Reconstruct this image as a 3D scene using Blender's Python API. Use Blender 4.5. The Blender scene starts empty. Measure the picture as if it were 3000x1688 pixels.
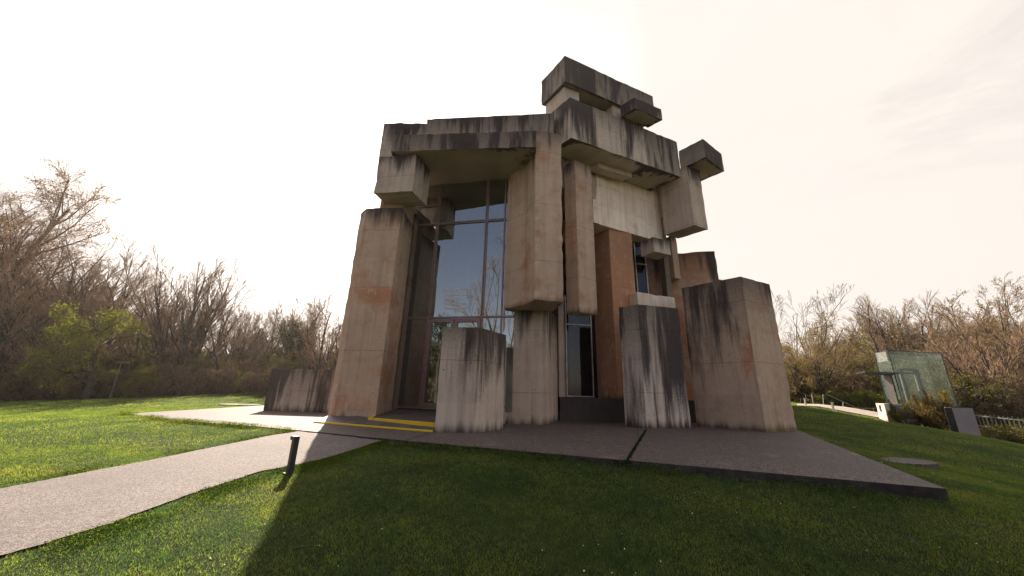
import bpy, bmesh, math, random
import numpy as np
from mathutils import Vector, Matrix
rnd = random.Random(7)
rng = np.random.default_rng(7)
scn = bpy.context.scene
COL = scn.collection

# ---------------------------------------------------------------- camera
FPX, CZ = 1034.0, 1.1                      # focal length in pixels of a 3000 px wide picture, eye height
U = np.array([94.0, 3494.0, -FPX]); U /= np.linalg.norm(U)
_f = np.array([0, 0, -1.0]); Yc = _f - U * _f.dot(U); Yc /= np.linalg.norm(Yc); Xc = np.cross(Yc, U)
ROT = np.array([Xc, Yc, U])
CAM = np.array([0, 0, CZ])
cd = bpy.data.cameras.new('camera'); cam = bpy.data.objects.new('camera', cd); COL.objects.link(cam)
cd.sensor_width = 36.0; cd.lens = 36.0 * FPX / 3000.0; cd.clip_start = 0.05; cd.clip_end = 2000
cam.matrix_world = Matrix.Translation(Vector(CAM)) @ Matrix(ROT.tolist()).to_4x4()
scn.camera = cam

# ---------------------------------------------------------------- sky and sun
SUN_H, SUN_E = math.radians(-23.1), math.radians(35.7)     # heading from +Y towards +X, elevation
sdir = Vector((math.sin(SUN_H) * math.cos(SUN_E), math.cos(SUN_H) * math.cos(SUN_E), math.sin(SUN_E)))
world = bpy.data.worlds.new('World'); scn.world = world; world.use_nodes = True
wn = world.node_tree; wn.nodes.clear()
def N(t, typ, **kw):
    n = t.nodes.new(typ)
    for k, v in kw.items(): setattr(n, k, v)
    return n
def mathn(t, op, a, b=None, c=None, clamp=False):
    n = N(t, 'ShaderNodeMath', operation=op); n.use_clamp = clamp
    for i, s in enumerate((a, b, c)):
        if s is None: continue
        if isinstance(s, (int, float)): n.inputs[i].default_value = s
        else: t.links.new(s, n.inputs[i])
    return n.outputs[0]
def mix(t, fac, a, b, mode='MIX'):
    n = N(t, 'ShaderNodeMix', data_type='RGBA', blend_type=mode)
    for s, i in ((fac, 0), (a, 6), (b, 7)):
        if isinstance(s, (int, float)): n.inputs[i].default_value = s
        elif isinstance(s, tuple): n.inputs[i].default_value = (*s, 1)
        else: t.links.new(s, n.inputs[i])
    return n.outputs[2]
def smooth(t, v, a, b, lo=0.0, hi=1.0):
    n = N(t, 'ShaderNodeMapRange', interpolation_type='SMOOTHSTEP')
    for s, i in ((v, 0), (a, 1), (b, 2), (lo, 3), (hi, 4)):
        if isinstance(s, (int, float)): n.inputs[i].default_value = s
        else: t.links.new(s, n.inputs[i])
    return n.outputs[0]
def noise(t, vec, scale, detail=4.0, rough=0.55, dist=0.0):
    n = N(t, 'ShaderNodeTexNoise'); n.inputs['Scale'].default_value = scale; n.inputs['Detail'].default_value = detail
    n.inputs['Roughness'].default_value = rough; n.inputs['Distortion'].default_value = dist
    if vec is not None: t.links.new(vec, n.inputs['Vector'])
    return n.outputs[0]
def mapping(t, vec, sc=(1, 1, 1), loc=(0, 0, 0)):
    n = N(t, 'ShaderNodeMapping'); n.inputs['Scale'].default_value = sc; n.inputs['Location'].default_value = loc
    t.links.new(vec, n.inputs['Vector']); return n.outputs[0]
sky = N(wn, 'ShaderNodeTexSky', sky_type='NISHITA'); sky.sun_disc = False
sky.sun_elevation = SUN_E; sky.sun_rotation = SUN_H; sky.air_density = 1.0; sky.dust_density = 1.2; sky.ozone_density = 1.0
tc = N(wn, 'ShaderNodeTexCoord')
# thin cirrus veil, thickest on the sun's side of the sky
cl = noise(wn, mapping(wn, tc.outputs['Generated'], (1.0, 1.6, 4.5)), 1.6, 7.0, 0.62, 0.7)
cl2 = noise(wn, mapping(wn, tc.outputs['Generated'], (0.8, 1.2, 2.5), (3, 1, 2)), 1.1, 4.0, 0.5, 0.3)
vd = N(wn, 'ShaderNodeVectorMath', operation='DOT_PRODUCT'); vd.inputs[1].default_value = (0.22, 0.80, 0.55)
wn.links.new(tc.outputs['Generated'], vd.inputs[0])
side = smooth(wn, vd.outputs['Value'], -0.55, 0.55)
veil = mathn(wn, 'MULTIPLY', side, smooth(wn, mathn(wn, 'ADD', mathn(wn, 'MULTIPLY', cl, 0.55), mathn(wn, 'MULTIPLY', cl2, 0.55)), 0.30, 0.75, 0.92, 1.0), clamp=True)
lum = N(wn, 'ShaderNodeRGBToBW'); wn.links.new(sky.outputs[0], lum.inputs[0])
lumb = mathn(wn, 'ADD', mathn(wn, 'MULTIPLY', lum.outputs[0], 1.0), 3.5)
lumb = mathn(wn, 'MULTIPLY', lumb, smooth(wn, cl, 0.36, 0.62, 0.93, 1.06))
sd2 = N(wn, 'ShaderNodeVectorMath', operation='DOT_PRODUCT'); sd2.inputs[1].default_value = tuple(sdir); wn.links.new(tc.outputs['Generated'], sd2.inputs[0])
lumb = mathn(wn, 'MINIMUM', lumb, mathn(wn, 'ADD', 5.6, smooth(wn, sd2.outputs['Value'], 0.78, 1.0, 0.0, 9.0)))
cream = N(wn, 'ShaderNodeVectorMath', operation='SCALE'); cream.inputs[0].default_value = (1.0, 0.925, 0.855)
wn.links.new(lumb, cream.inputs['Scale'])
skyc = mix(wn, veil, mix(wn, 1.0, sky.outputs[0], (1.22, 0.86, 0.76), 'MULTIPLY'), cream.outputs[0])
bg = N(wn, 'ShaderNodeBackground'); bg.inputs[1].default_value = 0.078
wn.links.new(skyc, bg.inputs[0]); wo = N(wn, 'ShaderNodeOutputWorld'); wn.links.new(bg.outputs[0], wo.inputs[0])
sl = bpy.data.lights.new('sun', 'SUN'); sl.energy = 5.0; sl.angle = math.radians(0.55); sl.color = (1.0, 0.86, 0.70)
so = bpy.data.objects.new('sun', sl); COL.objects.link(so); so.rotation_euler = sdir.to_track_quat('Z', 'Y').to_euler()
scn.view_settings.view_transform = 'Standard'; scn.view_settings.look = 'None'
scn.view_settings.exposure = 1.22; scn.view_settings.gamma = 1.0
scn.cycles.max_bounces = 8; scn.cycles.diffuse_bounces = 4; scn.cycles.transparent_max_bounces = 24
scn.cycles.sample_clamp_indirect = 8

# ---------------------------------------------------------------- measuring helpers (photo measurement -> metres)
def ray(x, y): return ROT @ np.array([x - 1500.0, 844.0 - y, -FPX])
def P(x, y, z):
    d = ray(x, y); return CAM + d * (z - CZ) / d[2]
def D(x, y, Y):
    d = ray(x, y); return CAM + d * Y / d[1]
def pr(p):
    c = ROT.T @ (np.array(p, float) - CAM); return (1500 - FPX * c[0] / c[2], 844 + FPX * c[1] / c[2])
def Zat(y, p):
    a, b = -6.0, 40.0
    for _ in range(50):
        m = (a + b) / 2
        if pr((p[0], p[1], m))[1] > y: a = m
        else: b = m
    return a

# ---------------------------------------------------------------- object helpers
def tag(o, label=None, cat=None, group=None, kind=None):
    if label: o['label'] = label
    if cat: o['category'] = cat
    if group: o['group'] = group
    if kind: o['kind'] = kind
    return o
def empty(name, loc, label, cat, group=None):
    o = bpy.data.objects.new(name, None); COL.objects.link(o); o.location = loc; o.empty_display_size = 0.3
    return tag(o, label, cat, group)
def link(name, me, mats, parent=None):
    o = bpy.data.objects.new(name, me); COL.objects.link(o)
    for m in (mats if isinstance(mats, (list, tuple)) else [mats]): me.materials.append(m)
    if parent is not None:
        o.parent = parent; o.matrix_parent_inverse = Matrix.Translation(-Vector(parent.location))
    return o
def arr_mesh(name, co, faces_n, idx):
    """co (n,3), all faces with faces_n corners, idx flat"""
    me = bpy.data.meshes.new(name); co = np.asarray(co, np.float32); idx = np.asarray(idx, np.int32)
    nf = len(idx) // faces_n
    me.vertices.add(len(co)); me.vertices.foreach_set('co', co.ravel())
    me.loops.add(len(idx)); me.loops.foreach_set('vertex_index', idx)
    me.polygons.add(nf); me.polygons.foreach_set('loop_start', np.arange(nf, dtype=np.int32) * faces_n)
    me.update(calc_edges=True); return me
class MB:
    """collects boxes, bars and prisms into one mesh"""
    def __init__(s): s.v = []; s.f = []
    def add(s, vs, fs):
        o = len(s.v); s.v += [tuple(map(float, v)) for v in vs]; s.f += [tuple(o + i for i in f) for f in fs]; return s
    def prism(s, foot, z0, z1):
        foot = ccw(foot); n = len(foot)
        vs = [(p[0], p[1], z0) for p in foot] + [(p[0], p[1], z1) for p in foot]
        fs = [tuple(range(n))[::-1], tuple(range(n, 2 * n))] + [(i, (i + 1) % n, n + (i + 1) % n, n + i) for i in range(n)]
        return s.add(vs, fs)
    def hexa(s, lo, hi):
        vs = list(lo) + list(hi)
        return s.add(vs, [(3, 2, 1, 0), (4, 5, 6, 7)] + [(i, (i + 1) % 4, 4 + (i + 1) % 4, 4 + i) for i in range(4)])
    def box(s, c, sx, sy, sz, ang=0.0):
        ca, sa = math.cos(ang), math.sin(ang); q = []
        for dz in (-sz / 2, sz / 2):
            for dx, dy in ((-1, -1), (1, -1), (1, 1), (-1, 1)):
                x, y = dx * sx / 2, dy * sy / 2; q.append((c[0] + x * ca - y * sa, c[1] + x * sa + y * ca, c[2] + dz))
        return s.hexa(q[:4], q[4:])
    def bar(s, a, b, w, d=None, side=None):
        """rectangular bar from a to b, w wide along side, d deep"""
        a = Vector(a); b = Vector(b); t = (b - a).normalized(); d = d or w
        sd = Vector(side) if side is not None else (Vector((0, 0, 1)) if abs(t.z) < .9 else Vector((1, 0, 0)))
        sd = (sd - t * sd.dot(t)).normalized(); n = t.cross(sd)
        q = [(p + sd * i * w / 2 + n * j * d / 2) for p in (a, b) for i, j in ((-1, -1), (1, -1), (1, 1), (-1, 1))]
        return s.hexa(q[:4], q[4:])
    def tube(s, pts, rads, n=6):
        base = len(s.v); pts = [Vector(p) for p in pts]
        for k, p in enumerate(pts):
            t = (pts[min(k + 1, len(pts) - 1)] - pts[max(k - 1, 0)]).normalized()
            u = t.cross(Vector((0, 0, 1)) if abs(t.z) < .9 else Vector((1, 0, 0))).normalized(); w = t.cross(u)
            for i in range(n):
                an = 2 * math.pi * i / n; s.v.append(tuple(p + (u * math.cos(an) + w * math.sin(an)) * rads[k]))
        for k in range(len(pts) - 1):
            for i in range(n):
                a = base + k * n + i; b = base + k * n + (i + 1) % n; s.f.append((a, b, b + n, a + n))
        s.f.append(tuple(base + i for i in range(n))); s.f.append(tuple(base + (len(pts) - 1) * n + i for i in range(n))[::-1]); return s
    def build(s, name, mat, parent=None, fix=True):
        me = bpy.data.meshes.new(name); me.from_pydata(s.v, [], s.f)
        if fix:
            bm = bmesh.new(); bm.from_mesh(me); bmesh.ops.recalc_face_normals(bm, faces=bm.faces); bm.to_mesh(me); bm.free()
        return link(name, me, mat, parent)
def ccw(foot):
    foot = [(float(p[0]), float(p[1])) for p in foot]
    a = sum(foot[i][0] * foot[(i + 1) % len(foot)][1] - foot[(i + 1) % len(foot)][0] * foot[i][1] for i in range(len(foot)))
    return foot if a > 0 else foot[::-1]

# ---------------------------------------------------------------- materials
def material(name):
    m = bpy.data.materials.new(name); m.use_nodes = True; t = m.node_tree; t.nodes.clear()
    b = N(t, 'ShaderNodeBsdfPrincipled'); o = N(t, 'ShaderNodeOutputMaterial'); t.links.new(b.outputs[0], o.inputs[0])
    return m, t, b, o
def setc(t, b, key, v):
    if isinstance(v, (int, float)): b.inputs[key].default_value = v
    elif isinstance(v, tuple): b.inputs[key].default_value = (*v, 1)
    else: t.links.new(v, b.inputs[key])
def bump(t, b, h, strength, dist=0.02):
    n = N(t, 'ShaderNodeBump'); n.inputs['Strength'].default_value = strength; n.inputs['Distance'].default_value = dist
    t.links.new(h, n.inputs['Height']); t.links.new(n.outputs[0], b.inputs['Normal'])
def plain(name, c, rough=0.6, metal=0.0, var=0.25, scale=6.0):
    m, t, b, o = material(name); tcn = N(t, 'ShaderNodeTexCoord')
    f = noise(t, tcn.outputs['Object'], scale, 5)
    setc(t, b, 'Base Color', mix(t, smooth(t, f, 0.3, 0.7), tuple(x * (1 - var) for x in c), tuple(min(1, x * (1 + var)) for x in c)))
    setc(t, b, 'Roughness', rough); setc(t, b, 'Metallic', metal); return m

def concrete_material(name, soffit=False):
    m, t, b, o = material(name)
    oi = N(t, 'ShaderNodeObjectInfo'); sep = N(t, 'ShaderNodeSeparateColor'); t.links.new(oi.outputs['Color'], sep.inputs[0])
    stain_len = mathn(t, 'MULTIPLY', sep.outputs[0], 10.0); rust = sep.outputs[1]; foot = sep.outputs[2]; light = oi.outputs['Alpha']
    off = N(t, 'ShaderNodeCombineXYZ'); t.links.new(mathn(t, 'MULTIPLY', oi.outputs['Random'], 57.0), off.inputs[0]); t.links.new(mathn(t, 'MULTIPLY', oi.outputs['Random'], 31.0), off.inputs[1])
    uvn = N(t, 'ShaderNodeUVMap', uv_map='top'); uvb = N(t, 'ShaderNodeUVMap', uv_map='foot')
    add = N(t, 'ShaderNodeVectorMath', operation='ADD'); t.links.new(uvn.outputs[0], add.inputs[0]); t.links.new(off.outputs[0], add.inputs[1]); uv = add.outputs[0]
    sx = N(t, 'ShaderNodeSeparateXYZ'); t.links.new(uvn.outputs[0], sx.inputs[0]); u, v = sx.outputs[0], sx.outputs[1]
    sb = N(t, 'ShaderNodeSeparateXYZ'); t.links.new(uvb.outputs[0], sb.inputs[0]); hb = sb.outputs[1]
    big = noise(t, uv, 0.45, 5, 0.6, 0.4); med = noise(t, uv, 2.2, 6, 0.65); fine = noise(t, uv, 14, 5, 0.7); grit = noise(t, uv, 60, 2, 0.6)
    streak = noise(t, mapping(t, uv, (3.2, 0.22, 1)), 1.0, 5, 0.6, 0.15); sfine = noise(t, mapping(t, uv, (13, 0.6, 1)), 1.0, 4, 0.6)
    wide = noise(t, mapping(t, uv, (0.8, 0.13, 1), (4, 2, 0)), 1.0, 4, 0.55, 0.5)
    tan_ = mix(t, smooth(t, big, 0.32, 0.68), (0.340, 0.238, 0.162), (0.375, 0.290, 0.218))
    gry_ = mix(t, smooth(t, big, 0.32, 0.68), (0.340, 0.295, 0.250), (0.400, 0.355, 0.310))
    c = mix(t, smooth(t, rust, 0.02, 0.50), gry_, tan_)
    efn = noise(t, uv, 3.6, 7, 0.75, 1.2); c = mix(t, smooth(t, efn, 0.60, 0.66, 0.0, 0.35), c, (0.50, 0.44, 0.37))
    board = noise(t, mapping(t, uv, (7.5, 0.05, 1), (1, 8, 0)), 1.0, 1, 0.3)
    c = mix(t, smooth(t, board, 0.35, 0.65, 0.0, 0.24), c, (0.22, 0.175, 0.14))
    c = mix(t, smooth(t, med, 0.35, 0.75, 0.0, 0.55), c, (0.42, 0.335, 0.255))
    c = mix(t, smooth(t, streak, 0.46, 0.72, 0.0, 0.45), c, (0.185, 0.135, 0.105))
    c = mix(t, smooth(t, noise(t, mapping(t, uv, (1, 1, 1), (7, 7, 0)), 1.1, 8, 0.72), 0.5, 0.70, 0.0, 0.5), c, (0.17, 0.130, 0.105))
    # rusty brown patina in clouds with pale scuffs in it
    rm = smooth(t, mathn(t, 'ADD', big, mathn(t, 'MULTIPLY', med, 0.35)), mathn(t, 'SUBTRACT', 1.02, mathn(t, 'MULTIPLY', rust, 0.75)), mathn(t, 'SUBTRACT', 1.17, mathn(t, 'MULTIPLY', rust, 0.75)))
    rc = mix(t, smooth(t, fine, 0.35, 0.7), (0.265, 0.112, 0.050), (0.340, 0.165, 0.085))
    rc = mix(t, smooth(t, mathn(t, 'MULTIPLY', sfine, med), 0.29, 0.37, 0.0, 0.6), rc, (0.43, 0.34, 0.26))
    c = mix(t, mathn(t, 'MULTIPLY', rm, 0.78), c, rc)
    # pour lines and tie holes of the formwork
    wob = mathn(t, 'ADD', v, mathn(t, 'MULTIPLY', med, 0.07))
    fl = mathn(t, 'ABSOLUTE', mathn(t, 'SUBTRACT', mathn(t, 'FRACT', mathn(t, 'DIVIDE', mathn(t, 'ADD', wob, 30.7), 2.35)), 0.5))
    line = smooth(t, fl, 0.002, 0.010, 1.0, 0.0)
    pour = noise(t, mapping(t, uv, (0.02, 0.42, 1)), 1.0, 1)
    if not soffit:
        c = mix(t, smooth(t, mathn(t, 'FRACT', mathn(t, 'DIVIDE', mathn(t, 'ADD', wob, 30.7), 4.7)), 0.49, 0.51, 0.0, 0.14), c, (0.20, 0.155, 0.12))
    c = mix(t, mathn(t, 'MULTIPLY', line, 0.4), c, (0.12, 0.10, 0.085))
    hx = mathn(t, 'SUBTRACT', mathn(t, 'FRACT', mathn(t, 'DIVIDE', mathn(t, 'ADD', u, 30.35), 1.15)), 0.5)
    hy = mathn(t, 'SUBTRACT', mathn(t, 'FRACT', mathn(t, 'DIVIDE', mathn(t, 'ADD', v, 30.9), 1.95)), 0.5)
    hr = mathn(t, 'SQRT', mathn(t, 'ADD', mathn(t, 'POWER', mathn(t, 'MULTIPLY', hx, 1.15), 2.0), mathn(t, 'POWER', mathn(t, 'MULTIPLY', hy, 1.95), 2.0)))
    hole = smooth(t, hr, 0.022, 0.040, 1.0, 0.0)
    c = mix(t, mathn(t, 'MULTIPLY', hole, 0.8), c, (0.05, 0.042, 0.038))
    c = mix(t, smooth(t, hr, 0.04, 0.09, 0.25, 0.0), c, (0.42, 0.38, 0.34))
    spots = smooth(t, noise(t, uv, 9.5, 2, 0.4), 0.72, 0.77); c = mix(t, mathn(t, 'MULTIPLY', spots, 0.55), c, (0.10, 0.085, 0.075))
    c = mix(t, 1.0, c, (1, 1, 1), 'MULTIPLY')
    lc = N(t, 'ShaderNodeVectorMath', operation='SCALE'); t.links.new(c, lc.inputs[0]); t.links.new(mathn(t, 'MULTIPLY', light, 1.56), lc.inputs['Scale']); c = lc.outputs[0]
    dark = mix(t, smooth(t, fine, 0.3, 0.75), (0.020, 0.017, 0.020), (0.080, 0.064, 0.060))
    # black algae washed down from the top edge
    if soffit:
        e = mathn(t, 'MINIMUM', mathn(t, 'MINIMUM', u, mathn(t, 'SUBTRACT', 1.0, u)), mathn(t, 'MINIMUM', v, mathn(t, 'SUBTRACT', 1.0, v)))
        n1 = noise(t, uv, 3.0, 6, 0.7, 0.6)
        s = smooth(t, mathn(t, 'SUBTRACT', mathn(t, 'MULTIPLY', mathn(t, 'SUBTRACT', n1, 0.36), mathn(t, 'MULTIPLY', sep.outputs[0], 2.4)), e), -0.02, 0.05, 0.0, 0.85)
    else:
        k = mathn(t, 'ADD', mathn(t, 'MULTIPLY', streak, 1.2), mathn(t, 'ADD', mathn(t, 'MULTIPLY', wide, 2.7), mathn(t, 'MULTIPLY', sfine, 0.5)))
        k = mathn(t, 'SUBTRACT', k, 2.20)
        reach = mathn(t, 'MULTIPLY', stain_len, mathn(t, 'MAXIMUM', mathn(t, 'ADD', mathn(t, 'MULTIPLY', k, 2.5), 0.40), 0.22))
        soft = mathn(t, 'ADD', mathn(t, 'MULTIPLY', stain_len, 0.50), 0.15)
        grn = mathn(t, 'ADD', mathn(t, 'MULTIPLY', mathn(t, 'SUBTRACT', fine, 0.5), 1.9), mathn(t, 'MULTIPLY', mathn(t, 'SUBTRACT', grit, 0.5), 2.2))
        s = smooth(t, mathn(t, 'ADD', mathn(t, 'DIVIDE', mathn(t, 'SUBTRACT', reach, v), soft), grn), -1.2, 1.2, 0.0, 0.93)
        s = mathn(t, 'MULTIPLY', s, smooth(t, stain_len, 0.0, 0.2))
    c = mix(t, s, c, dark)
    # damp foot with moss
    if not soffit:
        fr = mathn(t, 'MULTIPLY', foot, mathn(t, 'ADD', mathn(t, 'MULTIPLY', mathn(t, 'SUBTRACT', streak, 0.42), 2.4), 0.26))
        fs = smooth(t, mathn(t, 'DIVIDE', mathn(t, 'SUBTRACT', fr, hb), 0.22), -0.8, 1.0, 0.0, 0.9)
        fs = mathn(t, 'MULTIPLY', fs, smooth(t, foot, 0.0, 0.1))
        c = mix(t, fs, c, mix(t, smooth(t, noise(t, uv, 0.9, 3), 0.5, 0.62), (0.032, 0.029, 0.030), (0.115, 0.085, 0.022)))
    setc(t, b, 'Base Color', c); setc(t, b, 'Roughness', 0.92); b.inputs['Specular IOR Level'].default_value = 0.25
    pit = smooth(t, noise(t, uv, 26, 3, 0.5), 0.28, 0.40)
    h = mathn(t, 'ADD', mathn(t, 'ADD', mathn(t, 'MULTIPLY', fine, 0.5), mathn(t, 'MULTIPLY', grit, 0.25)), mathn(t, 'ADD', mathn(t, 'MULTIPLY', pit, 0.35), mathn(t, 'MULTIPLY', mathn(t, 'ADD', hole, line), -0.8)))
    h = mathn(t, 'ADD', h, mathn(t, 'MULTIPLY', med, 1.2))
    bump(t, b, h, 0.55, 0.018)
    return m
M_conc = concrete_material('weathered_concrete'); M_soff = concrete_material('concrete_underside', True)

def aggregate_material():
    m, t, b, o = material('washed_aggregate'); tcn = N(t, 'ShaderNodeTexCoord'); v = tcn.outputs['Object']
    vo = N(t, 'ShaderNodeTexVoronoi'); vo.inputs['Scale'].default_value = 42; t.links.new(v, vo.inputs['Vector'])
    bw = N(t, 'ShaderNodeRGBToBW'); t.links.new(vo.outputs['Color'], bw.inputs[0])
    c = mix(t, smooth(t, bw.outputs[0], 0.2, 0.8), (0.045, 0.034, 0.036), (0.265, 0.208, 0.188))
    c = mix(t, smooth(t, vo.outputs['Distance'], 0.35, 0.65), c, (0.045, 0.036, 0.037))
    c = mix(t, smooth(t, noise(t, v, 0.6, 6, 0.65), 0.42, 0.66, 0.0, 0.65), c, (0.075, 0.06, 0.058))
    c = mix(t, smooth(t, noise(t, mapping(t, v, (1, 1, 1), (9, 3, 0)), 1.7, 6, 0.7), 0.55, 0.75, 0.0, 0.35), c, (0.42, 0.35, 0.29))
    setc(t, b, 'Base Color', c); setc(t, b, 'Roughness', 0.72); b.inputs['Specular IOR Level'].default_value = 0.4
    bump(t, b, mathn(t, 'SUBTRACT', 1.0, vo.outputs['Distance']), 0.5, 0.006); return m
def asphalt_material():
    m, t, b, o = material('old_asphalt'); tcn = N(t, 'ShaderNodeTexCoord'); v = tcn.outputs['Object']
    vo = N(t, 'ShaderNodeTexVoronoi'); vo.inputs['Scale'].default_value = 60; t.links.new(v, vo.inputs['Vector'])
    bw = N(t, 'ShaderNodeRGBToBW'); t.links.new(vo.outputs['Color'], bw.inputs[0])
    c = mix(t, smooth(t, bw.outputs[0], 0.25, 0.8), (0.075, 0.061, 0.060), (0.215, 0.176, 0.166))
    c = mix(t, smooth(t, noise(t, v, 0.8, 6, 0.6), 0.4, 0.7, 0.0, 0.55), c, (0.10, 0.083, 0.079))
    c = mix(t, smooth(t, noise(t, mapping(t, v, (1, 1, 1), (5, 9, 0)), 14, 4, 0.7), 0.62, 0.72, 0.0, 0.5), c, (0.09, 0.078, 0.074))
    setc(t, b, 'Base Color', c); setc(t, b, 'Roughness', 0.8); b.inputs['Specular IOR Level'].default_value = 0.4
    bump(t, b, mathn(t, 'ADD', mathn(t, 'SUBTRACT', 1.0, vo.outputs['Distance']), noise(t, v, 22, 3)), 0.7, 0.008); return m
def lawn_material():
    m, t, b, o = material('lawn_ground'); g = N(t, 'ShaderNodeNewGeometry'); v = g.outputs['Position']
    c = mix(t, smooth(t, noise(t, v, 5.0, 8, 0.7), 0.3, 0.7), (0.012, 0.024, 0.008), (0.052, 0.076, 0.018))
    c = mix(t, smooth(t, noise(t, v, 0.35, 4), 0.45, 0.7, 0.0, 0.5), c, (0.08, 0.095, 0.022))
    c = mix(t, smooth(t, noise(t, v, 28, 4, 0.8), 0.4, 0.7, 0.0, 0.6), c, (0.025, 0.035, 0.010))
    setc(t, b, 'Base Color', c); setc(t, b, 'Roughness', 0.9); b.inputs['Specular IOR Level'].default_value = 0.1
    bump(t, b, noise(t, v, 30, 5, 0.8), 1.0, 0.05); return m
def leaf_material(name, ca, cb, trans=0.5, patch=None, scale=2.0, gloss=0.0, tmul=(1.6, 1.5, 0.7)):
    m = bpy.data.materials.new(name); m.use_nodes = True; t = m.node_tree; t.nodes.clear()
    g = N(t, 'ShaderNodeNewGeometry'); v = g.outputs['Position']
    f = mathn(t, 'ADD', mathn(t, 'MULTIPLY', noise(t, v, scale, 4, 0.6), 0.7), mathn(t, 'MULTIPLY', noise(t, v, scale * 11, 2), 0.5))
    c = mix(t, smooth(t, f, 0.42, 0.78), ca, cb)
    if patch:
        c = mix(t, smooth(t, noise(t, v, 0.55, 6, 0.65, 0.4), 0.50, 0.68, 0.0, 0.75), c, patch)
        c = mix(t, smooth(t, noise(t, v, 2.6, 5, 0.7), 0.58, 0.70, 0.0, 0.7), c, tuple(x * .55 for x in ca))
        c = mix(t, smooth(t, noise(t, v, 5.5, 3, 0.7), 0.64, 0.74, 0.0, 0.7), c, (0.040, 0.036, 0.018))
    d = N(t, 'ShaderNodeBsdfDiffuse'); tr = N(t, 'ShaderNodeBsdfTranslucent'); t.links.new(c, d.inputs[0])
    t.links.new(mix(t, 1.0, c, tmul, 'MULTIPLY'), tr.inputs[0])
    mx = N(t, 'ShaderNodeMixShader'); mx.inputs[0].default_value = trans; t.links.new(d.outputs[0], mx.inputs[1]); t.links.new(tr.outputs[0], mx.inputs[2]); out = mx.outputs[0]
    if gloss:
        gl = N(t, 'ShaderNodeBsdfGlossy'); gl.inputs['Roughness'].default_value = 0.5; gl.inputs[0].default_value = (1, 1, 1, 1)
        m2 = N(t, 'ShaderNodeMixShader'); m2.inputs[0].default_value = gloss; t.links.new(out, m2.inputs[1]); t.links.new(gl.outputs[0], m2.inputs[2]); out = m2.outputs[0]
    o = N(t, 'ShaderNodeOutputMaterial'); t.links.new(out, o.inputs[0]); return m
def glass_material(name, tint, refl, rough=0.0, f0=None):
    m = bpy.data.materials.new(name); m.use_nodes = True; t = m.node_tree; t.nodes.clear()
    tr = N(t, 'ShaderNodeBsdfTransparent'); tr.inputs[0].default_value = (*tint, 1)
    gl = N(t, 'ShaderNodeBsdfGlossy'); gl.inputs['Roughness'].default_value = rough; gl.inputs[0].default_value = (*refl, 1)
    fr = N(t, 'ShaderNodeFresnel'); gm = N(t, 'ShaderNodeNewGeometry'); i0 = f0 or 1.9; t.links.new(mathn(t, 'ADD', mathn(t, 'MULTIPLY', gm.outputs['Backfacing'], 1 / i0 - i0), i0), fr.inputs['IOR'])
    mx = N(t, 'ShaderNodeMixShader'); t.links.new(fr.outputs[0], mx.inputs[0]); t.links.new(tr.outputs[0], mx.inputs[1]); t.links.new(gl.outputs[0], mx.inputs[2])
    o = N(t, 'ShaderNodeOutputMaterial'); t.links.new(mx.outputs[0], o.inputs[0]); return m
M_agg = aggregate_material(); M_asph = asphalt_material(); M_lawn = lawn_material()
M_grass = leaf_material('grass_blades', (0.0065, 0.021, 0.0080), (0.026, 0.047, 0.013), 0.66, patch=(0.036, 0.055, 0.016), scale=0.9, gloss=0.028, tmul=(12.4, 8.6, 3.6))
M_weed = leaf_material('broad_weeds', (0.014, 0.040, 0.009), (0.050, 0.085, 0.016), 0.5, scale=1.5, gloss=0.0, tmul=(8.0, 5.2, 1.2))
M_bark = plain('bark', (0.060, 0.046, 0.040), 0.9, var=0.45, scale=9)
M_twig = plain('twigs', (0.24, 0.165, 0.11), 0.9, var=0.4, scale=3)
M_twigr = plain('reddish_twigs', (0.30, 0.19, 0.125), 0.9, var=0.4, scale=3)
M_catkin = leaf_material('birch_catkins', (0.16, 0.10, 0.055), (0.26, 0.19, 0.09), 0.35)
M_bud = leaf_material('opening_buds', (0.15, 0.105, 0.035), (0.30, 0.215, 0.075), 0.4)
M_olive = leaf_material('young_olive_leaves', (0.06, 0.07, 0.016), (0.15, 0.15, 0.035), 0.4)
M_fresh = leaf_material('fresh_green_leaves', (0.030, 0.048, 0.009), (0.26, 0.29, 0.045), 0.55, scale=1.3)
M_olivebud = leaf_material('ochre_green_buds', (0.10, 0.085, 0.022), (0.26, 0.20, 0.06), 0.45, scale=.6)
M_fresh2 = leaf_material('willow_green_leaves', (0.10, 0.13, 0.025), (0.24, 0.27, 0.06), 0.5)
M_pine = leaf_material('pine_needles', (0.018, 0.030, 0.012), (0.045, 0.060, 0.022), 0.15)
M_blossom = leaf_material('pale_blossom', (0.30, 0.24, 0.17), (0.46, 0.40, 0.30), 0.4)
M_brown = leaf_material('dry_brown_leaves', (0.085, 0.050, 0.025), (0.18, 0.115, 0.055), 0.3)
M_floor = plain('forest_floor', (0.045, 0.035, 0.022), 0.95, var=0.5, scale=1)
M_frame = plain('bronze_anodised_frame', (0.26, 0.185, 0.165), 0.42, 0.45, 0.15)
M_glass = glass_material('window_glass', (0.42, 0.47, 0.52), (0.86, 1.0, 1.0), 0.0, 4.0)
M_glassd = glass_material('side_window_glass', (0.30, 0.33, 0.38), (0.8, 0.9, 1.0), 0.0, 1.5)
M_yellow = plain('yellow_paint', (0.72, 0.50, 0.02), 0.6, var=0.12, scale=14)
M_white = plain('white_lettering', (0.90, 0.88, 0.85), 0.7, var=0.05)
M_dark = plain('dark_interior', (0.022, 0.022, 0.026), 0.9)
M_bollard = plain('charcoal_painted_metal', (0.035, 0.034, 0.040), 0.42, 0.3, 0.15)
M_bolcap = plain('brushed_cap', (0.20, 0.18, 0.175), 0.35, 0.5, 0.1)
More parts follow.
